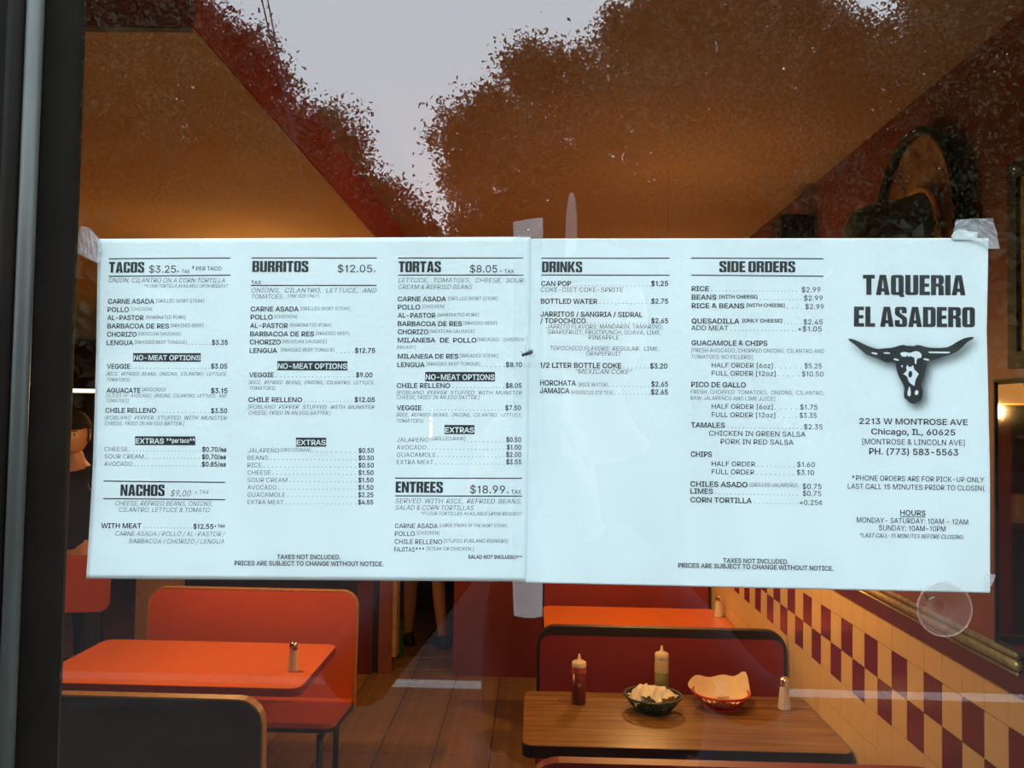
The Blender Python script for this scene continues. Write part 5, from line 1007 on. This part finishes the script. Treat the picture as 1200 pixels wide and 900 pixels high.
# markings of the skull
marks = [ell(299, 186, 21, 6, .2), ell(378, 184, 22, 5, .05), ell(438, 226, 19, 6, .25), ell(630, 225, 20, 6, .2), [(645,174),(778,176),(782,181),(770,186),(660,185),(642,181)], ell(475, 268, 6, 7),
  [(462,190),(470,181),(490,177),(510,181),(530,182),(548,175),(565,171),(585,177),(598,190),(600,203),(594,218),(588,212),(578,222),(573,214),(568,232),(566,255),(556,250),(556,225),(550,208),(542,212),(532,202),(520,209),(508,198),(498,210),(488,205),(475,208),(472,198)],
  [(508,258),(514,268),(525,275),(536,270),(547,262),(550,280),(556,292),(570,304),(582,318),(572,334),(563,350),(558,370),(554,394),(540,386),(524,374),(514,356),(508,336),(496,326),(481,318),(494,308),(505,296),(502,276)],
  [(520,400),(526,402),(529,420),(531,440),(529,456),(520,462),(511,452),(509,438),(514,420)], ell(568, 437, 12, 16, .2)]
BASE = 0.0
def diced(outline, step):
    vs, fs = poly2d([outline]); bm = bmesh.new(); vv = [bm.verts.new((a, b, 0)) for a, b in vs]
    for f in fs: bm.faces.new([vv[i] for i in f])
    for ax in (0, 1):
        lo, hi = min(p[ax] for p in outline), max(p[ax] for p in outline); c = lo + step
        while c < hi:
            bmesh.ops.bisect_plane(bm, geom=bm.verts[:]+bm.edges[:]+bm.faces[:], plane_co=(c, c, 0), plane_no=(1, 0, 0) if ax == 0 else (0, 1, 0)); c += step
    bm.verts.index_update(); r = [(v.co.x, v.co.y) for v in bm.verts], [tuple(v.index for v in f.verts) for f in bm.faces]; bm.free(); return r
dk = Acc(); vs, fs = diced([(a, -b) for a, b in skull], 6.0); dk.add([(a, -b) for a, b in vs], fs, .00025); dk.build('skull_print', m_ink, pgR)
wh = Acc()
for q in marks:
    vs, fs = poly2d([[(a, -b) for a, b in Z8(q)]]); wh.add([(a, -b) for a, b in vs], fs, .00042)
vs, fs = poly2d([[(a, -b) for a, b in Z8(ell(528, 319, 13, 22, .1))]]); wh.build('skull_markings', m_rev, pgR)
dk = Acc(); dk.add([(a, -b) for a, b in vs], fs, .00055); dk.build('skull_eye_print', m_ink, pgR)
# ------------------------------------------------------------------ tape, fly, suction cup
m_tape = film_mat('clear_tape', .16, (.60, .58, .56), .2); m_tape2 = film_mat('crumpled_tape', .22, (.75, .75, .76), .12); m_tape3 = film_mat('smooth_tape', .045, (.7, .8, .85), .1)
def tape(label, pts, m, off, cr=0.0, n=1):
    """a flat strip of film from its outline, lying just behind the pane"""
    bm = bmesh.new(); ps = [bm.verts.new(P(a, b, .54+off)) for a, b in pts]; f_ = bm.faces.new(ps)
    if cr:
        bmesh.ops.triangulate(bm, faces=bm.faces[:]); bmesh.ops.subdivide_edges(bm, edges=bm.edges[:], cuts=5, use_grid_fill=True)
        for v in bm.verts: v.co.y += random.uniform(-cr, cr)
    o = obj('tape_piece', bm, m); o.modifiers.new('thickness', 'SOLIDIFY').thickness = .00006; return tag(o, label, 'tape')
tape('crumpled clear tape on the upper left corner of the menu', [(96, 265), (105, 267), (110, 275), (116, 281), (120, 290), (116, 309), (103, 303), (91, 297), (82, 290), (88, 280), (92, 270)], m_tape2, .0046, .0008)
tape('clear tape with jagged end above the seam of the two menu sheets', [(601, 260.5), (606, 259), (611, 258.3), (616, 257), (622, 256.5), (629, 255.6), (636, 255), (636.6, 279), (601.8, 278)], m_tape, .0047)
tape('clear tape hanging below the seam of the two menu sheets', [(600.5, 680), (636, 681.5), (635.6, 722.5), (625, 724.3), (615, 724), (602.3, 721.5)], m_tape, .0047)
tape('long clear tape strip running down the seam between the menu sheets', [(602, 279.5), (636.6, 280.5), (636, 681), (600.6, 679.6)], m_tape3, .0049)
tape('cloudy tape holding the upper right corner of the menu', [(1120, 257.5), (1143, 256), (1163, 255.8), (1166, 264), (1169, 277), (1171, 291.5), (1158, 291.5), (1150, 284), (1116, 279)], m_tape2, .0046, .0006)
tape('small clear tape at the lower right edge of the menu', [(1155, 672), (1167, 673.5), (1163, 684), (1159, 691), (1155, 691)], m_tape2, .0047, .0003)
bm = bmesh.new(); ps = [bm.verts.new(P(a, b, .5455)) for a, b in ((1114.5, 277), (1118, 272), (1126, 270), (1145, 272), (1145, 281), (1118, 281))]; bm.faces.new(ps); o = obj('paper_scrap', bm, m_paper); o.modifiers.new('thickness', 'SOLIDIFY').thickness = .0003
tag(o, 'small folded scrap of white paper above the upper right menu corner', 'paper')

fc = P(617.5, 414.5, .535); fy = thing('house_fly', 'black fly sitting on the glass over the menu seam', 'fly', fc, 0)
m_fly = mat('black_fly_body', (.012, .014, .016), .35, noise=.3, nscale=2000)
U = .54/F
def el(bm, cx, cz, rx, rz, ry, a, cy=0.0): bmesh.ops.create_uvsphere(bm, u_segments=14, v_segments=10, radius=1, matrix=Matrix.Translation((cx*U, cy*U, cz*U)) @ Matrix.Rotation(-a, 4, 'Y') @ Matrix.Diagonal((rx*U, ry*U, rz*U, 1)))
bm = bmesh.new(); el(bm, 0, .2, 3.6, 2.3, 2.0, .35); obj('thorax', bm, m_fly, fy, True)
bm = bmesh.new(); el(bm, -4.3, -1.4, 2.1, 2.1, 1.9, .35); obj('head', bm, m_fly, fy, True)
bm = bmesh.new(); el(bm, 3.9, 1.7, 3.4, 2.4, 2.2, .35); obj('abdomen', bm, m_fly, fy, True)
for pts in ([(-.5, 1.5), (-1.8, 6), (-2.2, 10)], [(1, 2), (2.5, 5), (3.5, 7)], [(-2, .5), (-5, 2), (-9, 2.2)], [(3, -1), (6, -1.5), (9.5, -1.2)], [(0, -1.5), (-1, -5), (-.5, -8)], [(2, -1.2), (5, -3.4), (8, -3.8)]):
    bm = bmesh.new(); tube(bm, [(a*U, (.8 if i == 1 else (3.0 if i == 2 else 0))*U, b*U) for i, (a, b) in enumerate(pts)], .20*U, 5); obj('leg', bm, m_fly, fy)
for sg_ in (0, 1):
    bm = bmesh.new(); ps = [bm.verts.new((a*U, (-2.2-.3*sg_)*U, (b + (0 if sg_ else .8))*U)) for a, b in ((-.5, .3), (2, 2.6-2*sg_), (5.5, 4.0-1.5*sg_), (7.4, 3.2-1.0*sg_), (6.0, 1.2), (2, -.2))]; bm.faces.new(ps); o = obj('wing', bm, film_mat('fly_wing', .35, (.1, .1, .1)), fy)
cp = thing('suction_cup', 'clear round suction cup stuck inside the glass at lower right', 'suction cup', P(1107, 714, .5432))
m_cup = film_mat('clear_soft_plastic', .10, (.62, .40, .34), .1); m_cup2 = film_mat('clear_plastic_rim', .16, (.75, .5, .45), .1)
def yl(bm, prof, n=48):
    rings = [[bm.verts.new((r*math.cos(2*PI*k/n), h_, r*math.sin(2*PI*k/n))) for k in range(n)] for (r, h_) in prof]
    for a, b_ in zip(rings, rings[1:]):
        for k in range(n): bm.faces.new((a[k], a[(k+1) % n], b_[(k+1) % n], b_[k]))
bm = bmesh.new(); yl(bm, [(.0166, .0), (.010, .0025), (.005, .005), (.004, .009), (.0062, .010), (.006, .013), (.0001, .0135)]); obj('cup', bm, m_cup, cp, True)
bm = bmesh.new(); tube(bm, [(.0168*math.cos(k*PI/32), .0002, .0168*math.sin(k*PI/32)) for k in range(64)], .0006, 6, True); obj('rim', bm, m_cup2, cp, True)
bm = bmesh.new(); tube(bm, [(-.002, .009, .006), (-.005, .011, .003), (-.0065, .014, .008), (-.004, .016, .010)], .0009, 6); obj('hook', bm, m_chrome, cp, True)
